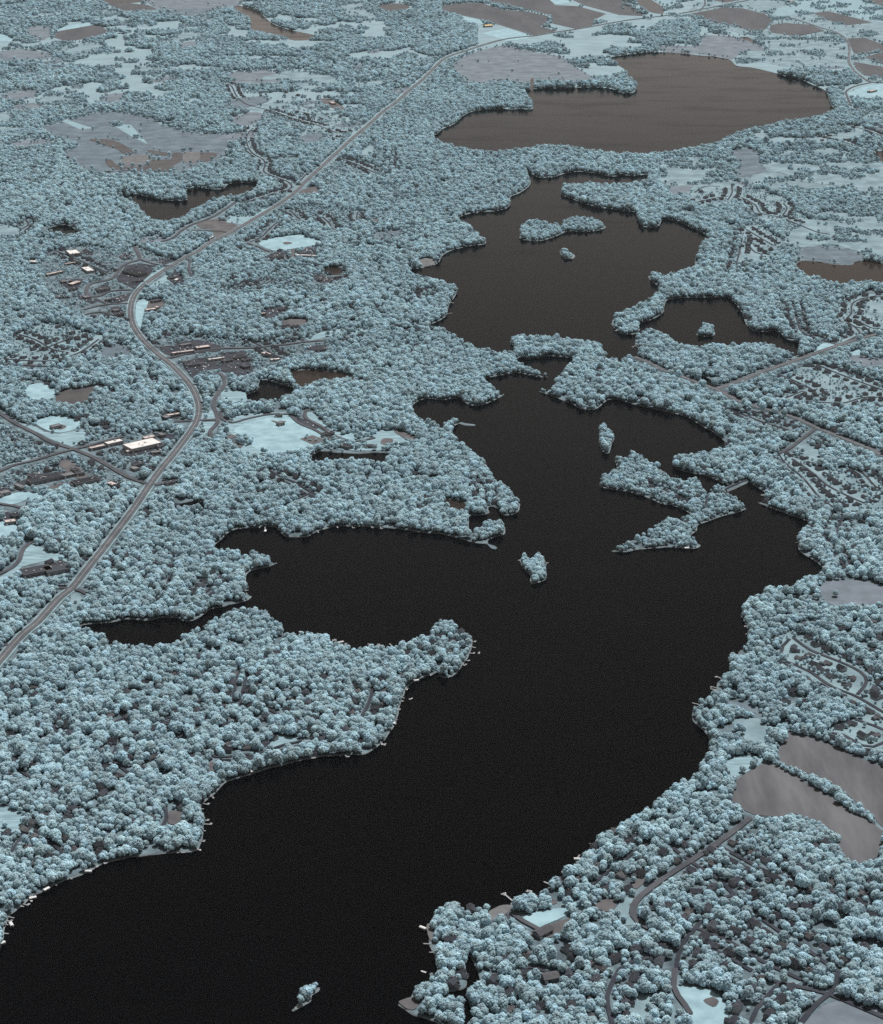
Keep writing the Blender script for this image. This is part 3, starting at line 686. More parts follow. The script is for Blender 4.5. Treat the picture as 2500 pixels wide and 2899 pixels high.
ROADS = [
 ('highway', 12.5, 0, '', HWY),
 ('main_road', 12, 0, '', S('21', [(1560,1235),(1650,1270),(1720,1300)], '31', [(0,1340),(150,1390),(300,1450),(430,1495),(520,1540),(640,1600),(760,1640)], '32', [(950,30),(1100,80),(1250,150),(1400,210),(1550,270),(1700,330),(1787,380),(2000,480)])),
 ('main_road', 13, 0, '', S('31', [(430,1495),(600,1440),(800,1360),(1000,1290),(1200,1220),(1400,1150),(1600,1085),(1787,1040),(2100,960)])),
 ('road', 7.5, 0, '', S('34', [(405,-3),(300,80),(170,170),(90,220),(0,280)], '24', [(1700,560),(1600,640),(1550,720),(1560,800),(1620,860),(1680,890)])),
 ('main_road', 9, 0, '', S('30', [(1000,130),(1120,170),(1300,230),(1400,260),(1490,320),(1515,400),(1510,500),(1560,580),(1640,640),(1690,665),(1787,670),(2000,670)])),
 ('road', 9, 0, '', S('02', [(-80,-20),(0,30),(120,110),(280,190),(420,270),(560,310),(640,340),(760,390),(900,470),(1020,540),(1180,600),(1260,610),(1400,580)])),
 ('road', 8, 0, '', S('02', [(-80,530),(0,500),(120,450),(250,420),(420,370),(590,325),(700,300),(840,260),(1000,220)])),
 ('road', 8, 0, '', S('02', [(1400,100),(1520,95),(1620,90),(1760,80)])),
 ('road', 8, 0, '', S('01', [(1787,1500),(1740,1570),(1730,1640)], '02', [(1755,40),(1760,110),(1700,180),(1720,230)])),
 ('road', 8, 0, '', S('01', [(1260,1260),(1400,1235),(1600,1190),(1787,1165)], '11', [(250,1160),(500,1135),(700,1110),(840,1100)])),
 ('road', 8, 0, '', S('01', [(-60,1290),(200,1300),(400,1310),(600,1310)])),
 ('road', 8, 0, '', S('01', [(1300,300),(1400,270),(1470,210),(1560,160),(1700,110),(1787,60)], '11', [(120,-20)])),
 ('road', 8, 0, '', S('01', [(1510,205),(1787,215)], '11', [(40,225)])),
 ('road', 9, 0, '', S('01', [(1090,340),(1130,440),(1040,470),(980,510),(930,580),(880,610),(740,640),(700,690),(720,740),(790,745),(900,700),(1060,690)])),
 ('road', 7, 0, '', S('01', [(1130,440),(1250,480),(1400,500)])),
 ('road', 7, 0, '', S('01', [(660,900),(800,870),(940,900)])),
 ('road', 7, 0, '', S('01', [(680,850),(850,810),(1040,800)])),
 ('road', 7, 0, '', S('01', [(770,760),(880,810)])),
 ('road', 6, 0, '', S('01', [(1500,440),(1535,450),(1530,520),(1550,580)])),
 ('road', 6, 0, '', S('01', [(1230,1155),(1330,1150),(1430,1140)])),
 ('road', 7, 0, '', S('02', [(-60,755),(0,765),(80,775),(180,800)])),
 ('road', 7, 0, '', S('02', [(-60,1360),(0,1330),(90,1290),(160,1220),(190,1130),(270,1065)])),
 ('road', 7, 0, '', S('02', [(460,1445),(560,1450),(640,1465),(710,1500)])),
 ('road', 7, 0, '', S('03', [(-30,250),(60,250),(100,255)])),
 ('road', 7, 0, '', S('11', [(-40,1370),(0,1370),(30,1420),(20,1490),(-10,1520)])),
 ('road', 7, 0, '', S('12', [(570,50),(640,115),(760,165),(860,225),(900,250)])),
 ('road', 7, 0, '', S('12', [(700,0),(680,35),(700,80),(800,130),(930,220),(1080,260),(1250,230)])),
 ('road', 6, 0, '', S('12', [(0,20),(15,80),(100,110),(200,80),(400,40),(560,40)])),
 ('road', 6, 0, '', S('11', [(210,310),(300,340),(400,385)])),
 ('road', 7, 0, '', S('30', [(1690,670),(1560,700),(1490,740),(1500,790),(1530,860)])),
 ('road', 7, 0, '', S('30', [(340,-20),(345,40),(300,80),(220,100)])),
 ('road', 6, 0, '', S('30', [(1000,305),(1150,280),(1310,250)])),
 ('road', 7, 0, '', S('32', [(1240,160),(1130,240),(1040,310),(940,360)])),
 ('street', 6, 0, '', S('32', [(500,650),(560,620),(690,568)])),
 ('road', 6, 0, '', S('24', [(560,760),(660,830),(780,895)])),
 ('road', 6, 0, '', S('34', [(60,690),(52,760),(62,800),(100,850),(130,900)])),
 ('street', 7, 1, 'lane', S('01', [(160,240),(170,200),(230,160),(200,110)])),
 ('street', 7, 1, 'lane', S('01', [(440,370),(600,430),(800,520),(900,560)])),
 ('street', 6, 1, 'town', S('11', [(250,1110),(340,1150),(420,1210),(500,1240)])),
 ('street', 6, 1, 'town', S('11', [(550,1060),(690,1110)])),
 ('street', 6, 1, 'midwood', S('11', [(240,300),(330,260),(400,190),(460,140)])),
 ('street', 6, 1, 'midwood', S('11', [(820,95),(880,150),(900,190),(950,215)])),
 ('street', 6, 1, 'midwood', S('11', [(570,50),(620,100),(690,150)])),
 ('street', 6, 1, 'midwood', S('11', [(1110,60),(1100,110),(1130,140)])),
 ('street', 6, 1, 'midwood', S('11', [(1660,680),(1665,770)])),
 ('street', 6, 1, 'midwood', S('11', [(50,690),(200,650),(350,640),(420,610)])),
 ('street', 7, 1, 'farleft', S('10', [(0,680),(80,690),(130,780),(200,840),(300,870),(420,900),(560,950),(680,985),(800,1020),(900,1060),(960,1080),(1010,1060)])),
 ('street', 6, 1, 'farleft', S('10', [(900,1110),(960,1130)])),
 ('street', 6, 1, 'farleft', S('10', [(600,1050),(720,1040)])),
 ('street', 6, 1, 'farleft', S('10', [(640,905),(740,930),(760,970)])),
 ('street', 7, 1, 'farleft', S('10', [(260,1040),(210,1100),(220,1190),(270,1250),(340,1290),(360,1330),(350,1390),(430,1430),(540,1470),(575,1510),(540,1540),(450,1560),(300,1610),(150,1650)])),
 ('street', 6, 1, 'farleft', S('10', [(1385,1200),(1370,1280),(1360,1360)])),
 ('street', 6, 0, 'farleft', S('10', [(690,1410),(640,1470)])),
 ('street', 6, 1, 'farleft', S('10', [(980,1290),(1100,1330),(1250,1400)])),
 ('street', 6, 1, 'farleft', S('10', [(330,1290),(450,1280),(620,1280)])),
 ('street', 6, 1, 'causeway', S('32', [(940,365),(1000,440),(1100,520),(1180,600),(1280,720),(1400,800)])),
 ('street', 6, 1, 'causeway', S('32', [(1050,400),(1200,500),(1330,610),(1480,690),(1640,760)])),
 ('street', 6, 1, 'causeway', S('32', [(1460,850),(1430,950),(1400,1050),(1430,1090)])),
 ('street', 6, 1, 'causeway', S('32', [(1460,1130),(1500,1200),(1550,1300)])),
 ('street', 6, 1, 'causeway', S('32', [(1570,490),(1640,530),(1700,600),(1740,640)])),
 ('street', 6, 1, 'causeway', S('32', [(600,20),(760,80),(900,130),(1040,170)])),
 ('street', 5, 1, 'island', S('22', [(1640,600),(1787,640)], '32', [(100,690),(230,740)])),
 ('street', 5, 0, 'island', S('32', [(345,790),(360,730),(375,680)])),
 ('street', 6, 1, 'brownlake', S('31', [(620,190),(645,270),(620,400),(595,500),(600,540)])),
 ('street', 6, 1, 'brownlake', S('31', [(680,200),(780,260),(900,330)])),
 ('street', 6, 1, 'brownlake', S('31', [(700,330),(760,390),(850,400)])),
 ('street', 6, 1, 'bay', S('31', [(1050,800),(1090,920),(1130,1030),(1250,1080),(1430,1140)])),
 ('street', 6, 1, 'bay', S('31', [(1787,745),(1640,755),(1540,800),(1530,880),(1490,930),(1540,980),(1660,1010)])),
 ('street', 6, 1, 'bay', S('31', [(1500,950),(1600,1040),(1480,1110)])),
 ('street', 6, 1, 'bay', S('31', [(1560,930),(1700,1000),(1820,1010)])),
 ('street', 6, 1, 'crossroads', S('31', [(940,1590),(1060,1540),(1150,1510),(1170,1570)])),
 ('street', 6, 1, 'crossroads', S('31', [(1150,1590),(1300,1600),(1450,1610),(1560,1580),(1640,1560),(1820,1560)])),
 ('street', 6, 1, 'crossroads', S('31', [(960,1380),(1080,1430),(1200,1490),(1260,1550)])),
 ('street', 6, 1, 'crossroads', S('31', [(1240,1290),(1380,1350),(1560,1420),(1780,1500)])),
 ('street', 6, 1, 'farlake', S('30', [(560,1490),(565,1560),(530,1620)])),
 ('street', 6, 1, 'farlake', S('30', [(270,1640),(450,1600),(530,1590)])),
 ('street', 6, 1, 'farlake', S('30', [(260,1560),(350,1510),(470,1510)])),
 ('street', 6, 1, 'farlake', S('31', [(640,-60),(750,0),(800,70),(950,100),(1100,160),(1250,220),(1360,240)])),
 ('street', 6, 1, 'farlake', S('31', [(980,-10),(1010,30),(970,90)])),
 ('street', 6, 1, 'farlake', S('30', [(1300,1100),(1450,1140),(1600,1190),(1820,1210)])),
 ('street', 6, 1, 'farlake', S('30', [(1480,1010),(1640,1050),(1820,1120)])),
 ('street', 7, 1, 'fields', S('33', [(1030,200),(975,260),(960,320)])),
 ('street', 7, 1, 'fields', S('33', [(1060,190),(1200,290),(1400,370),(1560,440),(1640,500),(1650,560),(1580,650)])),
 ('street', 7, 1, 'fields', S('33', [(1180,450),(1300,540),(1400,600),(1560,660),(1700,740),(1850,830)])),
 ('street', 7, 1, 'fields', S('33', [(1360,960),(1450,970),(1560,1030),(1680,1080),(1850,1010)])),
 ('street', 7, 1, 'fields', S('33', [(1560,850),(1680,890),(1850,960)])),
 ('street', 6, 1, 'fields', S('33', [(1000,380),(1120,430),(1260,500)])),
 ('street', 7, 1, 'ballfield', S('34', [(180,470),(120,540),(80,600),(65,690)])),
 ('street', 7, 1, 'ballfield', S('34', [(150,500),(300,560),(430,640),(530,690),(640,740)])),
 ('street', 7, 1, 'ballfield', S('34', [(230,600),(330,650),(410,700)])),
 ('street', 8, 0, 'ballfield', S('34', [(480,735),(540,755),(640,775),(760,805),(870,850),(1100,950)])),
 ('street', 8, 0, 'ballfield', S('34', [(810,700),(790,780),(760,810),(700,860),(620,960)])),
 ('street', 7, 1, 'ballfield', S('34', [(540,755),(480,820),(430,880),(400,960)])),
 ('street', 7, 1, 'fieldsuburb', S('34', [(480,210),(560,250),(610,290),(612,340)])),
 ('street', 7, 1, 'fieldsuburb', S('34', [(250,370),(330,350),(400,320),(380,280)])),
 ('street', 7, 1, 'fieldsuburb', S('34', [(250,120),(360,180),(470,240)])),
 ('street', 7, 1, 'fieldsuburb', S('34', [(40,130),(150,210),(260,280),(330,350)])),
 ('street', 7, 1, 'fieldsuburb', S('34', [(370,400),(470,470),(600,560),(720,640),(800,700)])),
 ('street', 7, 1, 'fieldsuburb', S('34', [(840,330),(860,400),(930,440)])),
 ('street', 7, 1, 'ballfield', S('24', [(1440,1220),(1400,1290),(1360,1380),(1340,1480),(1390,1680)])),
 ('street', 7, 1, 'ballfield', S('24', [(1440,1220),(1560,1150),(1700,1120)])),
 ('street', 6, 1, 'shorelots', S('24', [(1200,550),(1300,470),(1400,400),(1560,270),(1700,180)])),
 ('street', 6, 1, 'shorelots', S('24', [(1700,680),(1690,740),(1730,800)])),
 ('street', 6, 1, 'shorelots', S('24', [(600,1200),(760,1210),(900,1260),(880,1330)])),
 ('street', 6, 1, 'peninsula', S('03', [(910,880),(1020,830),(980,790)])),
 ('street', 6, 1, 'peninsula', S('03', [(920,1190),(980,1240),(1080,1310)])),
 ('street', 6, 1, 'peninsula', S('03', [(870,1150),(930,1110),(940,1070)])),
 ('street', 6, 1, 'peninsula', S('03', [(150,1260),(260,1330)])),
 ('street', 6, 1, 'peninsula', S('03', [(1230,880),(1390,830)])),
 ('street', 6, 1, 'peninsula', S('03', [(1400,1020),(1510,970)])),
 ('street', 6, 1, 'peninsula', S('03', [(1590,1110),(1700,1140),(1787,1160)], '13', [(150,1140),(330,1120),(500,1060),(640,1030),(780,990)])),
 ('street', 6, 1, 'peninsula', S('03', [(180,590),(180,680)])),
 ('street', 6, 1, 'peninsula', S('03', [(440,900),(470,1000)])),
 ('street', 6, 1, 'peninsula', S('03', [(1340,1560),(1350,1658)], '04', [(1310,80)])),
 ('street', 7, 1, 'peninsula', S('13', [(150,770),(180,620),(220,480)])),
 ('street', 6, 0, 'peninsula', S('13', [(95,720),(125,560),(150,450)])),
 ('street', 7, 1, 'peninsula', S('13', [(1140,830),(1200,720),(1230,600),(1190,560)])),
 ('street', 6, 1, 'peninsula', S('13', [(330,740),(500,830)])),
 ('street', 6, 1, 'peninsula', S('04', [(80,280),(140,200),(180,140),(260,50)])),
 ('street', 6, 1, 'peninsula', S('04', [(390,170),(520,290)])),
 ('street', 6, 0, 'peninsula', S('04', [(280,90),(340,130)])),
 ('street', 6, 1, 'parkwood', S('12', [(390,490),(500,550),(600,590),(700,650),(820,720)])),
 ('street', 6, 1, 'parkwood', S('12', [(580,740),(720,680)])),
 ('street', 6, 1, 'parkwood', S('22', [(280,560),(330,620)])),
 ('street', 6, 1, 'parkwood', S('22', [(360,650),(355,780)])),
 ('street', 6, 0, 'hwwood', S('02', [(1350,1430),(1380,1340),(1410,1260)])),
 ('street', 6, 1, 'hwwood', S('02', [(1800,1330),(1740,1420),(1640,1500)])),
 ('street', 6, 0, 'hwwood', S('01', [(1190,1370),(1280,1450)])),
 ('street', 6, 0, 'hwwood', S('01', [(780,1460),(860,1490),(940,1530)])),
 ('street', 6, 1, 'lane', S('01', [(150,1050),(300,1100),(420,1170),(560,1200)])),
 ('street', 6, 1, 'lane', S('01', [(300,1190),(500,1110),(640,1060)])),
 ('street', 6, 1, 'lane', S('01', [(40,1250),(250,1265),(450,1260),(640,1200),(800,1090)])),
]
HOOD = {
 'lane': "among the trees west of the highway bend", 'town': "on the town street beside the parking lots", 'midwood': "in the wood between highway and upper lake",
 'farleft': "on the winding street by the highway pond", 'causeway': "on the hillside streets behind the causeway island", 'island': "on the boomerang shaped island",
 'brownlake': "on the straight street near the brown lake", 'bay': "around the side bay beside the forked road", 'crossroads': "on the loop streets behind the road fork",
 'farlake': "on the curving streets below the far lake", 'fields': "on the streets behind the ploughed fields", 'ballfield': "on the streets around the corner ball field",
 'fieldsuburb': "in the leafy suburb before the ploughed fields", 'shorelots': "in the shore lots beside the dirt yard", 'peninsula': "on the dock lined peninsula",
 'parkwood': "in the wood between park pond and lake", 'hwwood': "in the wood beside the straight highway",
}
DOCKS = {
 '04': [(60,790,115,802),(45,822,95,832),(40,855,80,858),(25,925,70,930),(-5,1000,30,1010),(180,685,232,700),(150,705,195,710),(200,622,255,642),(340,585,372,578),(430,520,458,540),(560,475,585,488),(630,440,652,434),(695,420,722,435),(760,385,790,392),(835,352,855,364),(985,312,1005,324),(1430,262,1440,277),(1470,260,1476,277),(1580,240,1618,247),(1622,180,1657,184),(1628,95,1665,97),(1635,40,1715,45),(1632,8,1690,14)],
 '03': [(1620,1606,1652,1610),(1618,1570,1650,1576),(1640,1530,1690,1540),(1690,1475,1727,1472),(1700,1455,1732,1490)],
 '13': [(15,1350,60,1347),(110,1297,135,1317),(165,1287,195,1307),(230,1267,255,1287),(275,1257,298,1279),(315,1243,340,1260),(420,1208,450,1234),(545,1182,570,1200),(595,1172,612,1189),(645,1158,668,1174),(710,1148,725,1170),(735,1146,750,1167),(805,1132,825,1149),(860,1128,878,1150),(940,1128,970,1150),(1000,1130,1025,1157),(1285,1038,1330,1055),(1392,885,1418,889),(1405,850,1432,853),(1425,770,1453,773),(1445,700,1475,706),(1462,672,1490,678),(1480,608,1520,598),(1560,532,1595,540),(1672,480,1710,492),(640,158,655,140),(815,188,828,170),(858,197,873,180),(905,217,925,198),(960,240,978,222),(1010,250,1024,234),(1200,258,1210,238),(1280,258,1288,240),(1460,222,1472,208),(1380,250,1366,236)],
 '23': [(238,218,278,223),(235,260,278,270),(210,312,270,316),(175,362,222,378),(150,396,195,412)],
 '33': [(425,592,395,582),(425,608,388,602),(462,512,438,500),(268,722,242,716),(700,155,672,160),(693,95,664,92)],
 '32': [(1115,1076,1080,1076),(1112,1030,1088,1022),(1230,1210,1240,1228),(832,690,806,692)],
 '24': [(565,655,500,600),(760,618,700,578),(860,522,828,508),(1012,442,970,428),(1112,300,1088,334),(1236,214,1198,200)],
 '14': [(1678,892,1632,888),(1696,1012,1640,1010),(1735,1080,1688,1080)],
 '12': [(358,945,362,985),(310,944,315,958),(512,1005,535,1020),(196,1465,225,1462),(1060,938,1070,960),(1290,946,1296,966),(1505,962,1516,976),(1645,982,1662,994),(780,980,792,998),(150,952,160,966),(940,942,948,958),(1230,942,1222,958)],
 '21': [(58,880,90,876),(66,790,95,796),(1395,965,1372,965),(1425,1013,1400,1019),(1580,1140,1540,1152),(300,55,283,68)],
 '22': [(1300,622,1320,636),(640,1220,630,1216),(840,1240,856,1246)],
}
# boats lying at dock ends or on the water: (tile, x, y, kind)
BOATS = [('04',92,860,'canopy'),('04',266,644,'canopy'),('04',376,574,'canopy'),('04',716,430,'canopy'),('04',14,1012,'canopy'),('04',250,655,'boat'),('04',1612,246,'boat'),('13',1400,884,'canopy'),('13',1580,540,'canopy'),('13',1692,486,'boat'),('13',244,1276,'canopy'),('13',560,1192,'boat'),('13',655,152,'canopy'),('13',824,182,'canopy'),('13',866,188,'boat'),('13',918,206,'boat'),('13',972,230,'canopy'),('13',1318,1052,'boat'),('13',1505,602,'boat'),('13',1540,680,'boat'),('23',304,308,'boat'),('23',190,406,'boat'),('23',15,408,'boat'),('14',1636,888,'canopy'),('14',1640,1234,'boat'),('24',515,605,'boat'),('24',712,580,'boat'),('32',198,1124,'canopy'),('32',812,688,'boat'),('12',360,988,'canopy'),('12',524,1014,'boat'),('21',1414,1017,'boat'),('21',1548,1148,'boat'),('21',1502,1242,'boat'),('24',1228,205,'boat'),('24',1100,330,'canopy')]
# large roofs: (tile, centre x, y, length m, depth m, height m, bearing deg, roof, label)
BIG = [
 ('02',1152,280,62,34,8,14,'roof_w',"largest white flat roofed building in the town, beside the highway"),
 ('02',922,262,32,14,6,14,'roof_w',"mid sized white roofed building beside the largest white roof"),
 ('02',786,300,30,10,5,14,'roof_t',"narrow tan roofed building at the town crossroads"),
 ('02',1205,222,22,12,5,14,'roof_t',"low tan roofed building behind the largest white roof"),
 ('02',1400,40,26,9,5,10,'roof_t',"narrow pale roofed store beside the highway overpass road"),
 ('01',592,384,42,26,7,-28,'roof_w',"white roofed warehouse next to a dark parking lot"),
 ('01',712,522,44,18,6,-24,'roof_w',"long white roofed warehouse alone in the trees"),
 ('01',270,459,20,14,6,-6,'roof_w',"small white roofed building alone in the west wood"),
 ('01',440,552,46,10,5,14,'roof_t',"long low tan roofed building in the west wood"),
 ('01',585,470,40,7,4,10,'roof_t',"thin pale roofed shed row among the warehouses"),
 ('01',1218,846,24,12,5,8,'roof_t',"tan roofed building on the dirt lot inside the highway bend"),
 ('01',605,632,34,14,5,24,'roof_t',"pale roofed building set on a dark lot near the bend"),
 ('01',1090,545,60,28,7,-12,'roof_d',"wide dark flat roofed store on the biggest parking lot"),
 ('01',830,680,30,22,6,10,'roof_d',"square dark roofed building within the ring road"),
 ('01',1430,605,16,9,4,60,'roof_w',"small white roof on the round lot by the highway"),
 ('01',1710,265,26,6,4,30,'roof_w',"slim white roof beside the highway verge"),
 ('01',1640,1150,30,14,5,8,'roof_t',"pale roofed shop on the upper town parking lot"),
 ('01',1480,1190,48,9,5,8,'roof_t',"long thin pale roofed shop row by the town road"),
 ('01',1752,1245,36,8,5,8,'roof_w',"long white roofed strip of shops in the town"),
 ('01',1560,1290,30,14,5,8,'roof_d',"dark roofed shop on the lower town parking lot"),
 ('11',690,410,54,9,6,-3,'roof_w',"long white walled school wing below the big lawn"),
 ('11',440,428,40,16,6,10,'roof_d',"dark roofed school building below the big lawn"),
 ('11',440,1250,20,9,4,6,'roof_w',"bright white roofed pair of sheds by the town road"),
 ('11',140,1230,30,16,5,8,'roof_d',"dark roofed building on the town lot"),
 ('11',370,1205,24,12,5,-20,'roof_t',"tan roofed house block beside the white sheds"),
 ('10',905,832,40,14,6,-24,'roof_t',"pale roofed barn on bare dirt in the far wood"),
 ('20',375,208,40,18,7,5,'roof_o',"orange roofed barn behind the bright square lawn"),
 ('30',1040,10,40,18,7,-10,'roof_t',"tan roofed farm buildings beside the pale cropland"),
 ('30',1700,735,44,16,6,10,'roof_t',"tan roofed farm shed on the bright far lawn"),
 ('12',470,40,14,9,5,0,'roof_d',"dark roofed park shelter behind the ball diamond"),
 ('12',1010,290,26,14,5,-15,'roof_d',"dark roofed clubhouse beside the narrow park pond"),
 ('12',1220,292,20,10,4,0,'roof_d',"low dark park pavilion next to the clubhouse"),
 ('02',290,1300,46,24,6,12,'roof_d',"big dark roofed church hall on the lawn"),
 ('02',450,1285,34,26,6,12,'roof_d',"dark square roofed school beside the church hall"),
 ('02',360,555,60,20,6,14,'roof_d',"long dark roofed factory on the town's edge"),
 ('02',690,575,44,20,6,14,'roof_d',"dark roofed workshop beside the long factory"),
 ('24',820,905,20,12,5,26,'roof_b',"brown roofed shed on the dirt yard by the shore"),
 ('24',880,1270,16,12,5,10,'roof_b',"brown roofed boathouse in the trees near the canal"),
]
# ------------------------------------------------------------------ land and water
GZ, WZ = 1.0, 0.0
TREE_H = 13.0
OPEN.insert(0, ('meadow', S('30', [(200,100),(640,-60),(1950,-60),(1950,660),(1640,640),(1500,540),(1150,540),(1050,480),(880,420),(860,330),(780,330),(400,190)])))
_brown = [p for k, p in OPEN if k == 'brown']
OPEN = [(k, p) for k, p in OPEN if k != 'brown']
PONDS += [('creek', "short brown creek mouth crossing the reed bank of the far lake", 'brownwater', p) for p in _brown]

def signed_area(P):
    P = np.array(P)
    x, y = P[:, 0], P[:, 1]
    return .5 * np.sum(x * np.roll(y, -1) - np.roll(x, -1) * y)

def drop_hidden(P, water_inside, f=.6):
    """where the land lies on the near side of the shoreline its trees hide the water's edge: set the edge back under the crowns"""
    P = np.array(P)
    if signed_area(P) < 0:
        P = P[::-1]
    T = np.roll(P, -1, 0) - np.roll(P, 1, 0)
    T /= np.linalg.norm(T, axis=1)[:, None] + 1e-9
    ny = -T[:, 0]                     # outward normal, y down the picture
    w = np.clip(ny if water_inside else -ny, 0, 1)
    w = (np.roll(w, 1) + 2 * w + np.roll(w, -1)) / 4
    Q = P.copy()
    Q[:, 1] += w * f * TREE_H * px_per_m(P[:, 1]) * .93
    return Q

Mlake, Misl = new_mask(), new_mask()
lake_defs = [('lake', "black main lake with long arms, bays and islands", 'water', MAIN_LAKE),
             ('lake', "dark upper lake with the double island", 'water', UPPER_LAKE),
             ('lake', "largest far lake, brownish grey and smooth", 'water', FAR_LAKE)] + PONDS
loops = []
for i, (nm, lab, mt, poly) in enumerate(lake_defs):
    sm = smooth_loop(poly, 3)
    big = i < 3
    loop = rough_loop(sm, 1.3 if big else .8, i, 9 if big else 7)
    fill(Mlake, loop)
    sh = drop_hidden(loop, True, .6 if big else .45)
    loops.append(np.array([ground(u, v, GZ)[:2] for u, v in sh]))
    w = sheet(nm, [tuple(q) for q in sh], WZ if nm != 'creek' else 1.25, M[mt], lab, 'lake' if nm == 'lake' else nm, None)

def inside(pts, loop):
    r = np.zeros(len(pts), bool)
    x, y = pts[:, 0], pts[:, 1]
    for (x1, y1), (x2, y2) in zip(loop, np.roll(loop, -1, 0)):
        if y1 == y2:
            continue
        c = ((y1 > y) != (y2 > y)) & (x < (x2 - x1) * (y - y1) / (y2 - y1) + x1)
        r ^= c
    return r

V, E = [], []
def add_loop(L):
    n = len(V)
    V.extend(Vector((float(a), float(b))) for a, b in L)
    E.extend((n + i, n + (i + 1) % len(L)) for i in range(len(L)))
R = 30000.0
add_loop([(-R, -6000), (R, -6000), (R, 50000), (-R, 50000)])
for L, d in zip(loops, lake_defs):
    if d[0] != 'creek':
        add_loop(L)
vv, _, ff, _, _, _ = delaunay_2d_cdt(V, E, [], 0, 1e-3)
va = np.array([(v.x, v.y) for v in vv])
fa = np.array(ff)
cen = va[fa].mean(1)
wet = np.zeros(len(fa), bool)
for L, d in zip(loops, lake_defs):
    if d[0] != 'creek':
        wet |= inside(cen, L)
tri = fa[~wet]
ar = np.cross(va[tri[:, 1]] - va[tri[:, 0]], va[tri[:, 2]] - va[tri[:, 0]])
tri[ar < 0] = tri[ar < 0][:, ::-1]
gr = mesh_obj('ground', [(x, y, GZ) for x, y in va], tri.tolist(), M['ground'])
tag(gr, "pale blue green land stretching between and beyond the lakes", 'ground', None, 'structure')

def bank(name, L, width, label, z0=GZ, sign=1, m='bank'):
    """a sloping shore from the land down into the water"""
    if signed_area(L) < 0:
        L = L[::-1]
    T = np.roll(L, -1, 0) - np.roll(L, 1, 0)
    T /= np.linalg.norm(T, axis=1)[:, None] + 1e-9
    N = np.stack([-T[:, 1], T[:, 0]], 1) * sign
    n = len(L)
    vs_ = [(x, y, z0) for x, y in L] + [(x, y, -.5) for x, y in L + N * width]
    fs_ = [(i, (i + 1) % n, n + (i + 1) % n, n + i) for i in range(n)]
    o = mesh_obj(name, vs_, fs_, M[m])
    return tag(o, label, 'shore', None, 'structure')

for L, d in zip(loops, lake_defs):
    if d[0] != 'creek':
        bank('shore', L, 2.4 if d[0] == 'lake' else 1.6, "low pale bank around the " + d[1])

for i, (lab, poly) in enumerate(ISLANDS):
    sm = rough_loop(smooth_loop(poly, 3), .7, 50 + i, 6)
    fill(Misl, sm)
    Q = drop_hidden(sm, False, .45 if i not in (5,) else .05)
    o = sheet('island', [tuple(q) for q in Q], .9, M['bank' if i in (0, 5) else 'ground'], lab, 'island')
    bank('shore', np.array([ground(u, v, .9)[:2] for u, v in Q]), 3.0, "low pale bank around the " + lab, .9, -1)
for nm, poly, lab in (('causeway', CAUSEWAY, "narrow causeway joining the boomerang island to the shore"), ('sand_spit', SPIT, "thin pale spit reaching into the lake off the wooded point")):
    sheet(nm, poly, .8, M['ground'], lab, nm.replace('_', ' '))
    bank('shore', np.array([ground(u, v, .8)[:2] for u, v in poly]), 2.0, "sloping edge of the " + lab, .8, -1, 'sand')
Mwater = Mlake & ~Misl

def blur(m, r):
    a = m.astype(np.float32)
    for ax in (0, 1):
        c = np.cumsum(np.pad(a, [(r + 1, r) if k == ax else (0, 0) for k in (0, 1)], mode='edge'), axis=ax)
        a = (np.take(c, range(2 * r + 1, c.shape[ax]), axis=ax) - np.take(c, range(0, c.shape[ax] - 2 * r - 1), axis=ax)) / (2 * r + 1)
    return a
Bw0 = blur(Mwater, 22)
_r = random.Random(21)
for _ in range(80):
    u, v = _r.uniform(-60, 1150), _r.uniform(15, 440)
    if _r.random() < .25:
        u, v = _r.uniform(1900, 2560), _r.uniform(300, 760)
    if 100 < u < 660 and 300 < v < 500:
        continue
    a = _r.uniform(18, 65) * (.55 + v / 700)
    b = a * _r.uniform(.16, .3)
    if look(Bw0, u, v) > .002:
        continue
    OPEN.insert(0, (_r.choice(('meadow', 'meadow', 'wetmeadow', 'marsh')), [(u + a * math.cos(t) * _r.uniform(.7, 1.25), v + b * math.sin(t) * _r.uniform(.7, 1.25) - .12 * a * math.cos(t)) for t in np.linspace(0, 6.283, 10)[:-1]]))

# ------------------------------------------------------------------ open ground
LEVEL = {'darkfield': .54, 'marsh': .10, 'wetmeadow': .14, 'meadow': .22, 'crop': .34, 'lawn': .44, 'field': .54, 'mud': .60, 'sand': .66, 'dirt': .70, 'court': .82, 'lot': .86}
ONAME = {'marsh': ('marsh', "blue grey sedge marsh, open and treeless"), 'wetmeadow': ('wet_meadow', "smooth mauve grey wet meadow without trees"), 'meadow': ('meadow', "pale rough meadow opening between woods"),
         'crop': ('grassland', "light smooth grassland beside roads and woods"), 'lawn': ('lawn', "bright mown lawn, the palest ground around"), 'field': ('bare_field', "grey ploughed field with darker streaks"),
         'darkfield': ('bare_field', "dark grey bare field of the far farmland"), 'mud': ('mud_flat', "dark brown mud or wet soil patch"), 'sand': ('sand_patch', "pale grey patch of sand"), 'dirt': ('dirt_patch', "brown grey patch of bare dirt"),
         'court': ('tennis_court', "dark rectangular court on the park lawn"), 'lot': ('parking_lot', "dark asphalt parking lot")}
Mopen, Mhard, Msoft, Mclump = new_mask(), new_mask(), new_mask(), new_mask()
cnt = {}
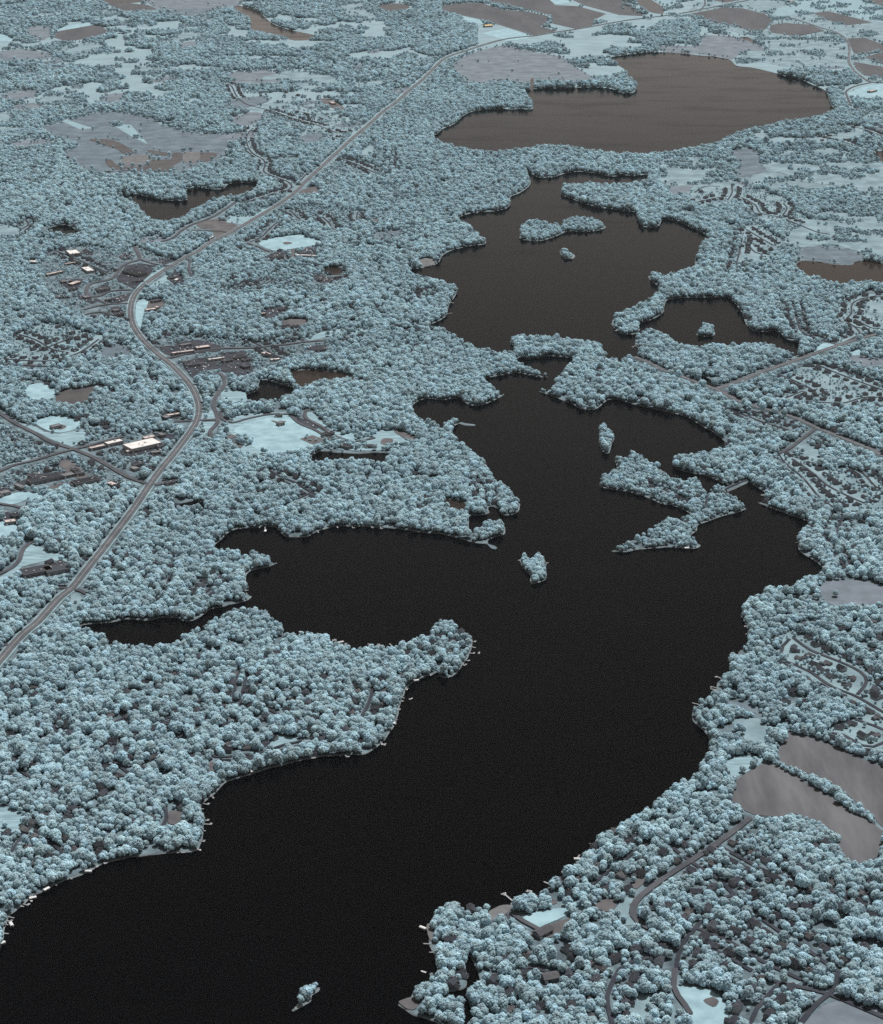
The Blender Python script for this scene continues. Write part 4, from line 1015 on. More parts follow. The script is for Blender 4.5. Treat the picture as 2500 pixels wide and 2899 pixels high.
for k, p in OPEN:
    if k == 'field' and np.mean([q[1] for q in p]) < 400:
        k = 'darkfield'
    hard = k in ('court', 'lot')
    q = p if hard else rough_loop(smooth_loop(p, 3), 5.0 if k in ('marsh', 'wetmeadow', 'meadow') else 1.2, len(cnt) + sum(cnt.values()), 8)
    if k in ('field', 'darkfield', 'crop'):
        q = rough_loop(smooth_loop(p, 1), .9, 5 + sum(cnt.values()), 7)
    if hard:
        q = rough_loop(p, .35, 3, 8)
    fill(Mhard if hard else Mopen, q)
    fill(Msoft, q, k in ('marsh', 'wetmeadow', 'meadow', 'crop'))
    fill(Mclump, q, k in ('meadow', 'crop'))
    cnt[k] = cnt.get(k, 0) + 1
    nm, lab = ONAME[k]
    sheet(nm, [tuple(a) for a in q], GZ + LEVEL[k] + .003 * cnt[k], M[k], lab, nm.replace('_', ' '), nm.replace('_', ' ') + "s of the lake country")

Mfrac = np.ones((RH, RW), np.float32)
Msize = np.ones((RH, RW), np.float32)
for i, (fr, sz, p) in enumerate(SUBURBS):
    q = rough_loop(smooth_loop(p, 3), 3.0, 300 + i, 8)
    fill(Mfrac, q, fr)
    fill(Msize, q, sz)
    if fr < .35:
        sheet('grassland', [tuple(a) for a in q], GZ + .29 + .003 * i, M['meadow'], "pale open grass between the houses of a young subdivision", 'grassland', 'grass of the young subdivisions')

# ------------------------------------------------------------------ roads
Mroad, Mstreet, Mleafy = new_mask(), new_mask(), new_mask()
ROADW = []
RZ = {'street': 1.0, 'road': 1.6, 'main_road': 1.85, 'highway': 1.95}
RLAB = {'highway': "long grey highway curving through woods and town", 'main_road': "wide grey through road", 'road': "narrow dark local road", 'street': "narrow dark street winding under the trees"}
cnt = {}

def strip(W, half):
    T = np.gradient(W, axis=0)
    T /= np.linalg.norm(T, axis=1)[:, None] + 1e-9
    N = np.stack([-T[:, 1], T[:, 0]], 1)
    return W + N * half, W - N * half

def strip_mesh(name, W, half, z, m, parent=None):
    A, B = strip(W, half)
    n = len(W)
    return mesh_obj(name, [(x, y, z) for x, y in A] + [(x, y, z) for x, y in B], [(i, n + i, n + i + 1, i + 1) for i in range(n - 1)], m, parent)

def fill_strip(mask, W, half, zz=1.0):
    A, B = strip(W, half)
    P = np.concatenate([A, B[::-1]])
    n = len(W)
    ua, va_ = pix(A[:, 0], A[:, 1], zz)
    ub, vb = pix(B[:, 0], B[:, 1], zz)
    far_px = 1.0 if va_.mean() > 700 else 3.0
    for i in [i for i in range(n - 1) if -200 < va_[i] < PH + 200]:
      for dv in (-far_px, 0, far_px):
        fill(mask, [(ua[i], va_[i] + dv), (ua[i + 1], va_[i + 1] + dv), (ub[i + 1], vb[i + 1] + dv), (ub[i], vb[i] + dv)])

for cls, wid, hs, hood, pts in ROADS:
    sm = smooth_loop(pts, 5, False)
    W = np.array([ground(u, v, GZ)[:2] for u, v in sm])
    # even out the course on the ground
    seg = np.concatenate([[0], np.cumsum(np.linalg.norm(np.diff(W, axis=0), axis=1))])
    k = max(3, int(seg[-1] / 14))
    s = np.linspace(0, seg[-1], k)
    W = np.stack([np.interp(s, seg, W[:, 0]), np.interp(s, seg, W[:, 1])], 1)
    cnt[cls] = cnt.get(cls, 0) + 1
    wid = wid * .7 if cls == 'street' else wid
    z = GZ + RZ[cls] + .004 * cnt[cls]
    o = strip_mesh(cls, W, wid / 2, z, M['highway'] if cls in ('highway', 'main_road') else M['asphalt'] if cls == 'road' else M['lot'])
    lab = RLAB[cls] + (", " + HOOD[hood] if hood else " crossing the causeway" if cls == 'street' else "")
    tag(o, lab[:110], 'road', cls.replace('_', ' ') + "s", 'structure')
    if cls in ('highway', 'main_road'):
        c = strip_mesh('centre_line', W, .09, z + .03, M['paint'], o)
        v_ = strip_mesh('verge', W, wid * (.75 if cls == 'highway' else .65), GZ + .95 + .01 * cnt[cls] + (.05 if cls == 'highway' else 0), M['verge'])
        tag(v_, "mown pale verge along the " + ("highway" if cls == 'highway' else "through road"), 'verge', 'road verges', 'structure')
        fill_strip(Mroad, W, wid * .9 if cls == 'highway' else wid * .8)
    elif cls == 'road':
        fill_strip(Mroad, W, wid / 2 + (3 if W[:, 1].mean() < 2800 else 6))
    else:
        fill_strip(Mstreet, W, wid / 2 + 1.8)
        if hood in ('ballfield', 'fieldsuburb', 'shorelots') and hs:
            fill_strip(Mleafy, W, wid / 2 + 3.5)
    ROADW.append((cls, wid, hs, hood, W))

# ------------------------------------------------------------------ where houses stand
def nearest_water(u, v):
    return look(Mwater, u, v)

house_spots = []       # x, y, angle, hood
taken = []
def try_house(x, y, a, hood):
    u, v = pix(x, y, GZ)
    if not (-40 < u < PW + 40 and -20 < v < PH + 60):
        return
    if look(Mwater, u, v) or look(Mopen, u, v) or look(Mhard, u, v) or look(Mroad, u, v) or look(Mstreet, u, v):
        return
    for p in taken:
        if (p[0] - x) ** 2 + (p[1] - y) ** 2 < 17 ** 2:
            return
    taken.append((x, y))
    house_spots.append((x, y, a, hood))

for cls, wid, hs, hood, W in ROADW:
    if not hs:
        continue
    L = np.concatenate([[0], np.cumsum(np.linalg.norm(np.diff(W, axis=0), axis=1))])
    gap = 27 if hood not in ('peninsula', 'shorelots') else 33
    for s in np.arange(8, L[-1] + 6, gap):
        s = min(s + random.uniform(-4, 4), L[-1])
        i = min(int(np.searchsorted(L, s)), len(W) - 1)
        i = max(i, 1)
        t = (W[i] - W[i - 1]) / (np.linalg.norm(W[i] - W[i - 1]) + 1e-9)
        p = W[i - 1] + t * (s - L[i - 1])
        n = np.array([-t[1], t[0]])
        for sg in (1, -1):
            q = p + n * sg * (wid / 2 + random.uniform(12, 17))
            try_house(q[0], q[1], math.atan2(t[1], t[0]) + (math.pi if sg > 0 else 0) + random.uniform(-.12, .12), hood)
for (u0, u1, v0, v1, n, hood) in ((20, 560, 1900, 2460, 60, 'peninsula'), (560, 1150, 1850, 2130, 55, 'peninsula'), (1150, 1330, 1790, 1880, 16, 'peninsula'), (650, 1240, 1340, 1480, 26, 'parkwood'),
                                  (1260, 1480, 2560, 2880, 16, 'shorelots'), (1500, 1850, 2350, 2560, 26, 'shorelots'), (1900, 2480, 2380, 2720, 60, 'fieldsuburb'), (1520, 1800, 2680, 2890, 18, 'ballfield'),
                                  (30, 520, 1300, 1480, 20, 'hwwood'), (420, 620, 1560, 1720, 12, 'hwwood'), (2000, 2250, 1560, 1640, 8, 'causeway'), (1640, 1860, 1020, 1150, 14, 'crossroads'), (1990, 2480, 1240, 1440, 34, 'causeway'),
                                  (20, 600, 880, 1150, 60, 'lane'), (10, 330, 1180, 1340, 30, 'lane'), (640, 1240, 600, 1000, 120, 'midwood'), (20, 560, 440, 700, 40, 'lane'), (2020, 2490, 1090, 1240, 40, 'crossroads'), (1900, 2490, 1350, 1500, 34, 'causeway'),
                                  (2150, 2490, 1760, 2000, 20, 'fields'), (1900, 2200, 640, 950, 50, 'brownlake'), (2200, 2490, 330, 420, 40, 'farlake'), (880, 1240, 380, 560, 50, 'midwood'), (1250, 1550, 440, 620, 30, 'midwood'), (620, 1000, 120, 400, 40, 'farleft'), (30, 500, 1480, 1640, 20, 'hwwood')):
    for _ in range(n):
        u, v = random.uniform(u0, u1), random.uniform(v0, v1)
        x, y, _z = ground(u, v, GZ)
        try_house(x, y, random.choice((0, .5, 1.1, -.6, 1.57)) + random.uniform(-.2, .2), hood)
hx = np.array([h[0] for h in house_spots]); hy = np.array([h[1] for h in house_spots])
Mhouse, Mhfront = new_mask(), new_mask()
for x, y, a, hood in house_spots:
    c = [(x + 7 * math.cos(t), y + 7 * math.sin(t)) for t in np.linspace(0, 6.28, 9)[:-1]]
    fill(Mhouse, [tuple(map(float, pix(p, q, GZ))) for p, q in c])
    rr = 7.2 if y < 3600 else 9.5
    c = [(x + rr * math.cos(t), y + rr * math.sin(t)) for t in np.linspace(0, 6.28, 9)[:-1]]
    fill(Mhfront, [tuple(map(float, pix(p, q, 4.5))) for p, q in c])
Mbig = new_mask()
BIGW = []
_r = random.Random(5)
_short = lambda lab: min((lab.split(c)[0] for c in (' on ', ' beside ', ' next ', ' alone ', ' among ', ' in ', ' at ', ' behind ', ' set ', ' within ', ' by ', ' below ', ' inside ', ' near ')), key=len)
_bigpx = [(S(b[0], [(b[1], b[2])])[0], b) for b in BIG]
for k, p in [q for q in OPEN if q[0] in ('lot', 'dirt') and q[1][0][0] < 1000 and 750 < q[1][0][1] < 1680]:
    P = np.array(p)
    for _ in range(5):
        u, v = _r.uniform(P[:, 0].min(), P[:, 0].max()), _r.uniform(P[:, 1].min(), P[:, 1].max())
        if not inside(np.array([[u, v]]), P)[0] or min(abs(u - q[0][0]) + 2 * abs(v - q[0][1]) for q in _bigpx) < 26:
            continue
        rf = _r.choice(('roof_d', 'roof_d', 'roof_t', 'roof_d', 'roof_g'))
        nb = min(_bigpx[:38], key=lambda q: (q[0][0] - u) ** 2 + 6 * (q[0][1] - v) ** 2)[1][8]
        word = {'roof_d': 'small dark', 'roof_t': 'small tan', 'roof_g': 'small grey'}[rf]
        b = ('00', u * TS, v * TS, _r.uniform(12, 26), _r.uniform(8, 14), _r.uniform(4, 6), _r.choice((14, 12, -20, 8)), rf, word + " roofed shop near the " + _short(nb))
        _bigpx.append(((u, v), b))
        BIG.append(b)
for t_, cx, cy, ln, dp, ht, ang, rf, lab in BIG:
    u, v = S(t_, [(cx, cy)])[0]
    x, y, _z = ground(u, v, GZ + ht * .8)
    a = math.radians(ang)
    # bearing was read in the picture: undo the foreshortening to get the angle on the ground
    rat = (v - HORIZON) * CT / FOC
    a = math.atan2(math.sin(a), math.cos(a) * rat) if abs(ang) < 80 else a
    a = max(-1.2, min(1.2, a))
    BIGW.append((x, y, ln, dp, ht, a, rf, lab))
    ca, sa = math.cos(a), math.sin(a)
    for zz, ex in ((GZ, 5), (GZ + ht, 2)):
        c = [(x + sx * (ln / 2 + ex) * ca - sy * (dp / 2 + ex) * sa, y + sx * (ln / 2 + ex) * sa + sy * (dp / 2 + ex) * ca) for sx, sy in ((1, 1), (-1, 1), (-1, -1), (1, -1))]
        fill(Mbig, [tuple(map(float, pix(p, q, zz))) for p, q in c])

# ------------------------------------------------------------------ tree shapes
def crown_mesh(name, seed, H, R, top, lumps, leaf_n):
    r = random.Random(seed)
    bm = bmesh.new()
    def lump(cx, cy, cz, rad, squash):
        res = bmesh.ops.create_icosphere(bm, subdivisions=2, radius=1.0)
        ph = r.uniform(0, 50)
        for v in res['verts']:
            d = v.co.copy()
            k = 1 + .30 * mnoise.noise(d * 1.9 + Vector((ph, seed, 0))) + .22 * mnoise.noise(d * 4.2 + Vector((ph, 9, seed)))
            v.co = Vector((cx + d.x * rad * k, cy + d.y * rad * k, cz + d.z * rad * k * squash))
    zc = H * .56
    lump(0, 0, zc, R * .76, H * .44 / R)
    pts = []
    for i in range(lumps):
        f = (i + .5) / lumps
        el = math.asin(1 - 1.45 * f)
        az = i * 2.399963 + r.uniform(-.3, .3)
        rr = R * r.uniform(.66, .86)
        cx, cy = rr * math.cos(el) * math.cos(az), rr * math.cos(el) * math.sin(az)
        cz = zc + H * .36 * top * math.sin(el) * r.uniform(.85, 1.1)
        lump(cx, cy, cz, R * r.uniform(.20, .34), r.uniform(.75, 1.0))
    bm.verts.ensure_lookup_table()
    base = [(v.co.copy(), v.normal.copy()) for v in bm.verts]
    c0 = Vector((0, 0, zc))
    for _ in range(leaf_n):
        p, n = r.choice(base)
        out = (p - c0).normalized()
        if p.z < H * .2:
            continue
        q = p + out * r.uniform(.05, .55)
        s = r.uniform(.35, .75)
        a = Vector((r.gauss(0, 1), r.gauss(0, 1), r.gauss(0, 1))).normalized()
        b = a.cross(out + Vector((r.gauss(0, .5), r.gauss(0, .5), r.gauss(0, .5)))).normalized()
        a = b.cross(out).normalized() * .9 + a * .3
        vs_ = [bm.verts.new(q + (a * i + b * j) * s) for i, j in ((-1, -.4), (.2, -1), (1, .3), (-.2, 1))]
        bm.faces.new(vs_)
    me = bpy.data.meshes.new(name)
    bm.to_mesh(me)
    bm.free()
    for p in me.polygons:
        p.use_smooth = True
    me.materials.append(M['leaf'])
    return me

def trunk_mesh(name, seed, H):
    r = random.Random(seed)
    bm = bmesh.new()
    def limb(p0, p1, r0, r1):
        d = (p1 - p0).normalized()
        a = d.orthogonal().normalized()
        b = d.cross(a)
        ring = []
        for p, q in ((p0, r0), (p0.lerp(p1, .5) + Vector((r.uniform(-.1, .1), r.uniform(-.1, .1), 0)), (r0 + r1) / 2), (p1, r1)):
            ring.append([bm.verts.new(p + (a * math.cos(t) + b * math.sin(t)) * q) for t in [k * math.pi / 3 for k in range(6)]])
        for A, B in zip(ring, ring[1:]):
            for k in range(6):
                bm.faces.new((A[k], A[(k + 1) % 6], B[(k + 1) % 6], B[k]))
    t0 = Vector((0, 0, -.4))
    t1 = Vector((r.uniform(-.3, .3), r.uniform(-.3, .3), H * .45))
    limb(t0, t1, H * .026, H * .016)
    for k in range(4):
        az = k * 1.6 + r.uniform(-.4, .4)
        limb(t0.lerp(t1, r.uniform(.6, .95)), Vector((math.cos(az) * H * .2, math.sin(az) * H * .2, H * r.uniform(.58, .72))), H * .011, H * .005)
    me = bpy.data.meshes.new(name)
    bm.to_mesh(me)
    bm.free()
    me.materials.append(M['bark'])
    return me

PROTO = []   # (crown mesh, trunk mesh, wording)
for i, (H, R_, top, lm, words) in enumerate(((13, 5.6, 1.0, 22, "broad domed"), (12, 4.9, 1.0, 18, "round"), (14.5, 4.6, 1.1, 18, "tall oval"), (11, 5.2, .85, 20, "low spreading"), (13, 5.2, 1.0, 15, "lumpy"), (15, 5.0, 1.05, 20, "high crowned"), (10, 4.2, 1.0, 14, "small round"))):
    PROTO.append((crown_mesh("crown", 11 + i, H, R_, top, int(lm * 1.7), 2200), trunk_mesh("trunk", 31 + i, H), words))

# ------------------------------------------------------------------ where trees stand
def vnoise(x, y, seed):
    xi, yi = np.floor(x).astype(np.int64), np.floor(y).astype(np.int64)
    fx, fy = x - xi, y - yi
    fx, fy = fx * fx * (3 - 2 * fx), fy * fy * (3 - 2 * fy)
    def h(a, b):
        n = (a * 374761393 + b * 668265263 + seed * 982451653) & 0x7fffffff
        n = ((n ^ (n >> 13)) * 1274126177) & 0x7fffffff
        return ((n ^ (n >> 16)) & 0xffff) / 65535.0
    return (h(xi, yi) * (1 - fx) + h(xi + 1, yi) * fx) * (1 - fy) + (h(xi, yi + 1) * (1 - fx) + h(xi + 1, yi + 1) * fx) * fy

def fbm(x, y, sc, seed):
    return .55 * vnoise(x / sc, y / sc, seed) + .3 * vnoise(x / sc * 2.1, y / sc * 2.1, seed + 1) + .15 * vnoise(x / sc * 4.3, y / sc * 4.3, seed + 2)

y_near, y_far = ground(1250, 3060)[1], ground(1250, -140)[1]
bands = [(y_near, 3600, 5.7, .80), (3600, 5600, 6.2, .82), (5600, 7600, 7.4, .90), (7600, y_far, 9.0, 1.02)]
TX, TY, TSC = [], [], []
for y0, y1, sp, k in bands:
    ys = np.arange(y0, y1, sp * .88)
    for j, yy in enumerate(ys):
        wmax = .2125 * (yy * CT + CAM_H * ST) * 1.12 + 40
        xs = np.arange(-wmax, wmax, sp) + (j % 2) * sp / 2
        TX.append(xs); TY.append(np.full(len(xs), yy)); TSC.append(np.full(len(xs), k))
TX, TY, TSC = map(np.concatenate, (TX, TY, TSC))
n = len(TX)
TX += rng.uniform(-2.6, 2.6, n)
TY += rng.uniform(-2.6, 2.6, n)
U, Vv = pix(TX, TY, GZ)
big_n = fbm(TX, TY, 220, 5)
frac, size = look(Mfrac, U, Vv), look(Msize, U, Vv)
scl = size * TSC * np.clip(rng.lognormal(-.10, .31, n), .42, 1.6) * (.74 + .42 * big_n)
keep = np.ones(n, bool)
ss = px_per_m(Vv)
Hpx = TREE_H * scl * ss * .93
onisl = look(Misl, U, Vv)
scl = np.where(onisl, scl * .8, scl)
Uc, Vc = U, Vv - np.where(onisl, .40, .74) * Hpx
keep &= ~look(Mwater, U, Vv) & ~look(Mwater, Uc, Vc)
lat = 4.2 * scl * ss
keep &= ~look(Mwater, U - lat * .25, Vv) & ~look(Mwater, U + lat * .25, Vv)
for m in (Mopen, Mhard, Mroad, Mbig):
    keep &= ~look(m, U, Vv) & ~look(m, Uc, Vc)
keep &= ~look(Mhard, U - lat * .6, Vc) & ~look(Mhard, U + lat * .6, Vc)
over = np.where(look(Mleafy, Uc, Vc), .42, .85)
keep &= ~look(Mstreet, U, Vv) & ~(look(Mstreet, Uc, Vc) & (rng.random(n) < over)) & ~(look(Mstreet, U, Vv - .4 * Hpx) & (rng.random(n) < over))
keep &= ~look(Mhouse, U, Vv)
hp_show = np.where(Vv > 2330, .75, .9)
keep &= ~(look(Mhfront, Uc, Vc) & (rng.random(n) < hp_show))
keep &= ~(look(Mhfront, U, Vv - .45 * Hpx) & (rng.random(n) < hp_show))
keep &= rng.random(n) < frac
# gaps: small openings everywhere, wide ones in the rolling country
gap = fbm(TX, TY, 26, 40)
wide = fbm(TX, TY, 150, 70)
roll = np.clip((520 - Vv) / 260, 0, 1) * np.clip((1350 - U) / 200, 0, 1)
roll = np.maximum(roll, np.clip((U - 1950) / 200, 0, 1) * np.clip((720 - Vv) / 200, 0, 1))
soft = look(blur(Msoft, 6), U, Vv)
keep &= ~((soft > .02) & (rng.random(n) < soft * 1.1))
keep &= gap > .315 + .03 * roll
keep &= wide > .43 * roll
keep &= ~((Vv < 230) & (U > 1350) & (wide < .5))
keep &= (U > -290) & (U < 2790) & (Vv < 3080)
# thin fringe of bushes in the open ground
lotbush = look(Mhard, U, Vv) & ~look(Mbig, U, Vv) & ~look(Mroad, U, Vv) & (rng.random(n) < .07)
bush = look(Msoft, U, Vv) & ~look(Mwater, U, Vv) & ~look(Mroad, U, Vv) & ~look(Mhard, U, Vv) & (rng.random(n) < .002 + .55 * look(Mclump, U, Vv) * (fbm(TX, TY, 80, 91) > .60) + .5 * np.clip(.85 - soft, 0, 1) ** 1.5)
scl = np.where(bush & ~keep, rng.uniform(.3, .85, n) * np.where(Vv < 500, 1.2, 1), scl)
scl = np.where(lotbush & ~keep, rng.uniform(.25, .5, n), scl)
keep |= bush | lotbush
TX, TY, scl, U, Vv, ss = (a[keep] for a in (TX, TY, scl, U, Vv, ss))
n = len(TX)
idx = rng.integers(0, 7, n)
# hedgerow between the two ploughed fields
hed = S('33', [(840,1150),(920,1200),(1040,1265),(1150,1310),(1250,1375),(1340,1420),(1450,1490),(1520,1560),(1600,1610),(1690,1640)])
hp = smooth_loop(hed, 16, False)
hx_, hy_ = np.array([ground(u + random.uniform(-6, 6), v + random.uniform(-2, 8), GZ)[:2] for u, v in hp for _ in (0, 1)]).T
hs_ = np.array([random.uniform(.25, .5) + (.35 if 55 < i // 2 < 105 and random.random() < .5 else 0) for i in range(len(hx_))])
hu_, hv_ = pix(hx_, hy_, GZ)
TX, TY, scl, U, Vv = (np.concatenate(p) for p in ((TX, hx_), (TY, hy_), (scl, hs_), (U, hu_), (Vv, hv_)))
idx = np.concatenate([idx, rng.integers(0, 7, len(hx_))])
for k, cnt_, s0, s1 in ((0, 60, .22, .42), (1, 170, .38, .72), (2, 110, .35, .62), (6, 90, .4, .8)):
    P = np.array(ISLANDS[k][1])
    got = 0
    for _ in range(6000):
        u, v = random.uniform(P[:, 0].min(), P[:, 0].max()), random.uniform(P[:, 1].min(), P[:, 1].max())
        if k == 0 and (v - P[:, 1].min()) > .62 * np.ptp(P[:, 1]):
            continue
        sc_ = random.uniform(s0, s1)
        hp_ = TREE_H * sc_ * px_per_m(v) * .93
        lt_ = 3.4 * sc_ * px_per_m(v)
        if look(Misl, u, v) and look(Misl, u, v - .7 * hp_) and look(Misl, u - lt_, v - .3 * hp_) and look(Misl, u + lt_, v - .3 * hp_):
            x, y, _z = ground(u, v, GZ)
            TX, TY, scl, U, Vv, idx = np.append(TX, x), np.append(TY, y), np.append(scl, sc_), np.append(U, u), np.append(Vv, v), np.append(idx, random.randrange(7))
            got += 1
            if got >= cnt_:
                break
ss = px_per_m(Vv)

n = len(TX)
print("TREES", n, "HOUSES", len(house_spots))
rot = rng.uniform(0, 6.283, n)
Rproto = np.array([5.6, 4.9, 4.6, 5.2, 5.2, 5.0, 4.2])
app = ss * scl * Rproto[idx]
app = np.where((U > 10) & (U < PW - 10) & (Vv < PH - 8), app, 0)
order = np.argsort(-app)
solo, rest = order[:300], order[300:]

Bwater, Bhouse, Bstreet, Bopen = blur(Mwater, 7), blur(Mhouse, 4), blur(Mstreet, 4), blur(Mopen | Mhard, 5)
def setting(u, v):
    if look(Bwater, u, v) > .06:
        return "at the water's edge"
    if look(Bhouse, u, v) > .12:
        return "close beside a house"
    if look(Bstreet, u, v) > .08:
        return "along a street"
    if look(Bopen, u, v) > .08:
        return "at an open edge"
    return "deep in the wood"

def tree_place(u, v):
    if u < 700:
        return "on the dock lined peninsula shore"
    if u < 1360:
        return "on the point cut by the boat canal"
    if u < 1640:
        return "between the boat canal and dirt yard"
    if v > 2640 and u > 1640:
        return "around the corner ball field streets"
    if u < 1900:
        return "in the shore wood near the dirt yard"
    return "in the leafy suburb before the ploughed fields"

first = {}
for i in solo:
    k = int(idx[i])
    cm, tm, words = PROTO[k]
    lab = words + " pale tree " + setting(U[i], Vv[i]) + " " + tree_place(U[i], Vv[i])
    e = empty('broadleaf_tree', (float(TX[i]), float(TY[i]), GZ), float(rot[i]), (float(scl[i]),) * 3)
    tag(e, lab, 'tree', lab)
    c = data_obj('crown', cm, e)
    t = data_obj('trunk', tm, e)
    first.setdefault(k, (c, t))

pm = bpy.data.meshes.new('woodland')
pm.from_pydata([(float(x), float(y), GZ) for x, y in zip(TX[rest], TY[rest])], [], [])
for nm, ty, arr in (('tree_scale', 'FLOAT', scl[rest]), ('tree_turn', 'FLOAT', rot[rest]), ('tree_kind', 'INT', idx[rest])):
    at = pm.attributes.new(nm, ty, 'POINT')
    at.data.foreach_set('value', arr.astype(np.float32 if ty == 'FLOAT' else np.int32))
wood = data_obj('woodland', pm)
tag(wood, "pale infrared woodland of countless round crowns covering the land", 'woodland', None, 'stuff')
ng = bpy.data.node_groups.new('plant_trees', 'GeometryNodeTree')
ng.interface.new_socket('Geometry', in_out='INPUT', socket_type='NodeSocketGeometry')
ng.interface.new_socket('Geometry', in_out='OUTPUT', socket_type='NodeSocketGeometry')
gi, go = ng.nodes.new('NodeGroupInput'), ng.nodes.new('NodeGroupOutput')
iop = ng.nodes.new('GeometryNodeInstanceOnPoints')
g2i = []
for k in range(7):
    c, t = first.get(k) or (None, None)
    if c is None:
        c, t = next(iter(first.values()))
    jn = ng.nodes.new('GeometryNodeJoinGeometry')
    for o in (t, c):
        oi = ng.nodes.new('GeometryNodeObjectInfo')
        oi.inputs['Object'].default_value = o
        oi.transform_space = 'ORIGINAL'
        ng.links.new(oi.outputs['Geometry'], jn.inputs[0])
    gg = ng.nodes.new('GeometryNodeGeometryToInstance')
    ng.links.new(jn.outputs[0], gg.inputs[0])
    g2i.append(gg)
jall = ng.nodes.new('GeometryNodeJoinGeometry')
for gg in reversed(g2i):
    ng.links.new(gg.outputs[0], jall.inputs[0])
def named(nm, ty):
    a = ng.nodes.new('GeometryNodeInputNamedAttribute')
    a.data_type = ty
    a.inputs['Name'].default_value = nm
    return a.outputs['Attribute']
ng.links.new(gi.outputs[0], iop.inputs['Points'])
ng.links.new(jall.outputs[0], iop.inputs['Instance'])
iop.inputs['Pick Instance'].default_value = True
ng.links.new(named('tree_kind', 'INT'), iop.inputs['Instance Index'])
cx = ng.nodes.new('ShaderNodeCombineXYZ')
ng.links.new(named('tree_turn', 'FLOAT'), cx.inputs[2])
ng.links.new(cx.outputs[0], iop.inputs['Rotation'])
ng.links.new(named('tree_scale', 'FLOAT'), iop.inputs['Scale'])
ng.links.new(iop.outputs[0], go.inputs[0])
md = wood.modifiers.new('plant_trees', 'NODES')
md.node_group = ng

# ------------------------------------------------------------------ houses
def house_meshes(v):
    L, D, h, rise = ((11.5, 8, 3.0, 2.3), (12.5, 8.5, 5.0, 2.5), (10, 7.5, 2.8, 2.1), (12, 9, 4.8, 2.8))[v]
    wall, roof, chim, gar, win, door = MB(), MB(), MB(), MB(), MB(), MB()
    wall.prism([(-D / 2, 0), (D / 2, 0), (D / 2, h), (0, h + rise), (-D / 2, h)], -L / 2, L / 2)
    wall.v = [(y, x, z) for x, y, z in wall.v]
    o = .6
    t = .25
    sl = rise / (D / 2)
    pr = [(-D / 2 - o, h - o * sl + .05), (0, h + rise + .05), (D / 2 + o, h - o * sl + .05), (D / 2 + o, h - o * sl + .05 + t), (0, h + rise + .05 + t), (-D / 2 - o, h - o * sl + .05 + t)]
    roof.prism(pr, -L / 2 - .5, L / 2 + .5)
    roof.v = [(y, x, z) for x, y, z in roof.v]
    chim.box(L * .18, L * .18 + .9, .8, 1.7, h + rise * .4, h + rise + 1.0)
    # garage wing to the street side
    gx = -L / 2 + 3.2
    wing, wroof = MB(), MB()
    wing.prism([(gx - 3.1, 0), (gx + 3.1, 0), (gx + 3.1, 2.7), (gx, 4.3), (gx - 3.1, 2.7)], -D / 2 - 5.2, -D / 2 + .3)
    wroof.prism([(gx - 3.6, 2.5), (gx, 4.36), (gx + 3.6, 2.5), (gx + 3.6, 2.75), (gx, 4.62), (gx - 3.6, 2.75)], -D / 2 - 5.7, -D / 2 + 1.2)
    gar.box(gx - 2.3, gx + 2.3, -D / 2 - 5.26, -D / 2 - 5.19, .05, 2.3)
    door.box(1.2, 2.2, -D / 2 - .06, -D / 2 + .02, .2, 2.3)
    win.box(-.75, .75, -.05, .03, 0, 1.3)
    lv = 1 if v in (1, 3) else 0
    rf = M['roof_d'] if v != 2 else M['roof_b']
    wl = M['wall_l'] if v in (0, 3) else M['wall_d']
    return dict(L=L, D=D, h=h, two=lv, wall=wall.mesh('wall', wl), roof=roof.mesh('roof', rf), chimney=chim.mesh('chimney', M['brick']), wing=wing.mesh('garage', wl), wroof=wroof.mesh('garage_roof', rf),
                gdoor=gar.mesh('garage_door', M['trimw']), door=door.mesh('door', M['trimw']), window=win.mesh('window', M['glass']))
HM = [house_meshes(v) for v in range(4)]
HW = ["low dark roofed house", "tall dark roofed house", "small brown roofed house", "pale dark roofed house"]
house_spots.sort(key=lambda h: h[1])
in_frame = []
for h in house_spots:
    u, v = pix(h[0], h[1], GZ)
    in_frame.append(5 < u < PW - 5 and 0 < v < PH - 5)
blur_street = blur(Mstreet, 9)
near_h = [h for h, f in zip(house_spots, in_frame) if f][:300]
ids = {id(h) for h in near_h}
far_h = [h for h in house_spots if id(h) not in ids]
for i, (x, y, a, hood) in enumerate(near_h):
    k = random.choices((0, 1, 2, 3), (4, 3, 3, 2))[0]
    m = HM[k]
    e = empty('house', (x, y, GZ), a)
    hu, hv = pix(x, y, GZ)
    lab = HW[k] + (" at the water's edge " if look(Bwater, hu, hv) > .05 else " fronting a street " if look(blur_street, hu, hv) > .1 else " back among trees ") + HOOD[hood]
    tag(e, lab, 'house', lab)
    data_obj('wall', m['wall'], e)
    rf = data_obj('roof', m['roof'], e)
    g = data_obj('garage', m['wing'], e)
    data_obj('garage_roof', m['wroof'], g)
    if i < 140:
        data_obj('chimney', m['chimney'], rf)
        data_obj('garage_door', m['gdoor'], g)
        data_obj('door', m['door'], e)
        spots = [(4.2, -m['D'] / 2 - .03, 1.0, 0), (-3, m['D'] / 2 + .03, 1.0, math.pi), (3, m['D'] / 2 + .03, 1.0, math.pi)]
        if m['two']:
            spots += [(4.2, -m['D'] / 2 - .03, 3.3, 0), (-3, m['D'] / 2 + .03, 3.3, math.pi)]
        for wx, wy, wz, wr in spots:
            w = data_obj('window', m['window'], e)
            w.location = (wx, wy, wz)
            w.rotation_euler = (0, 0, wr)
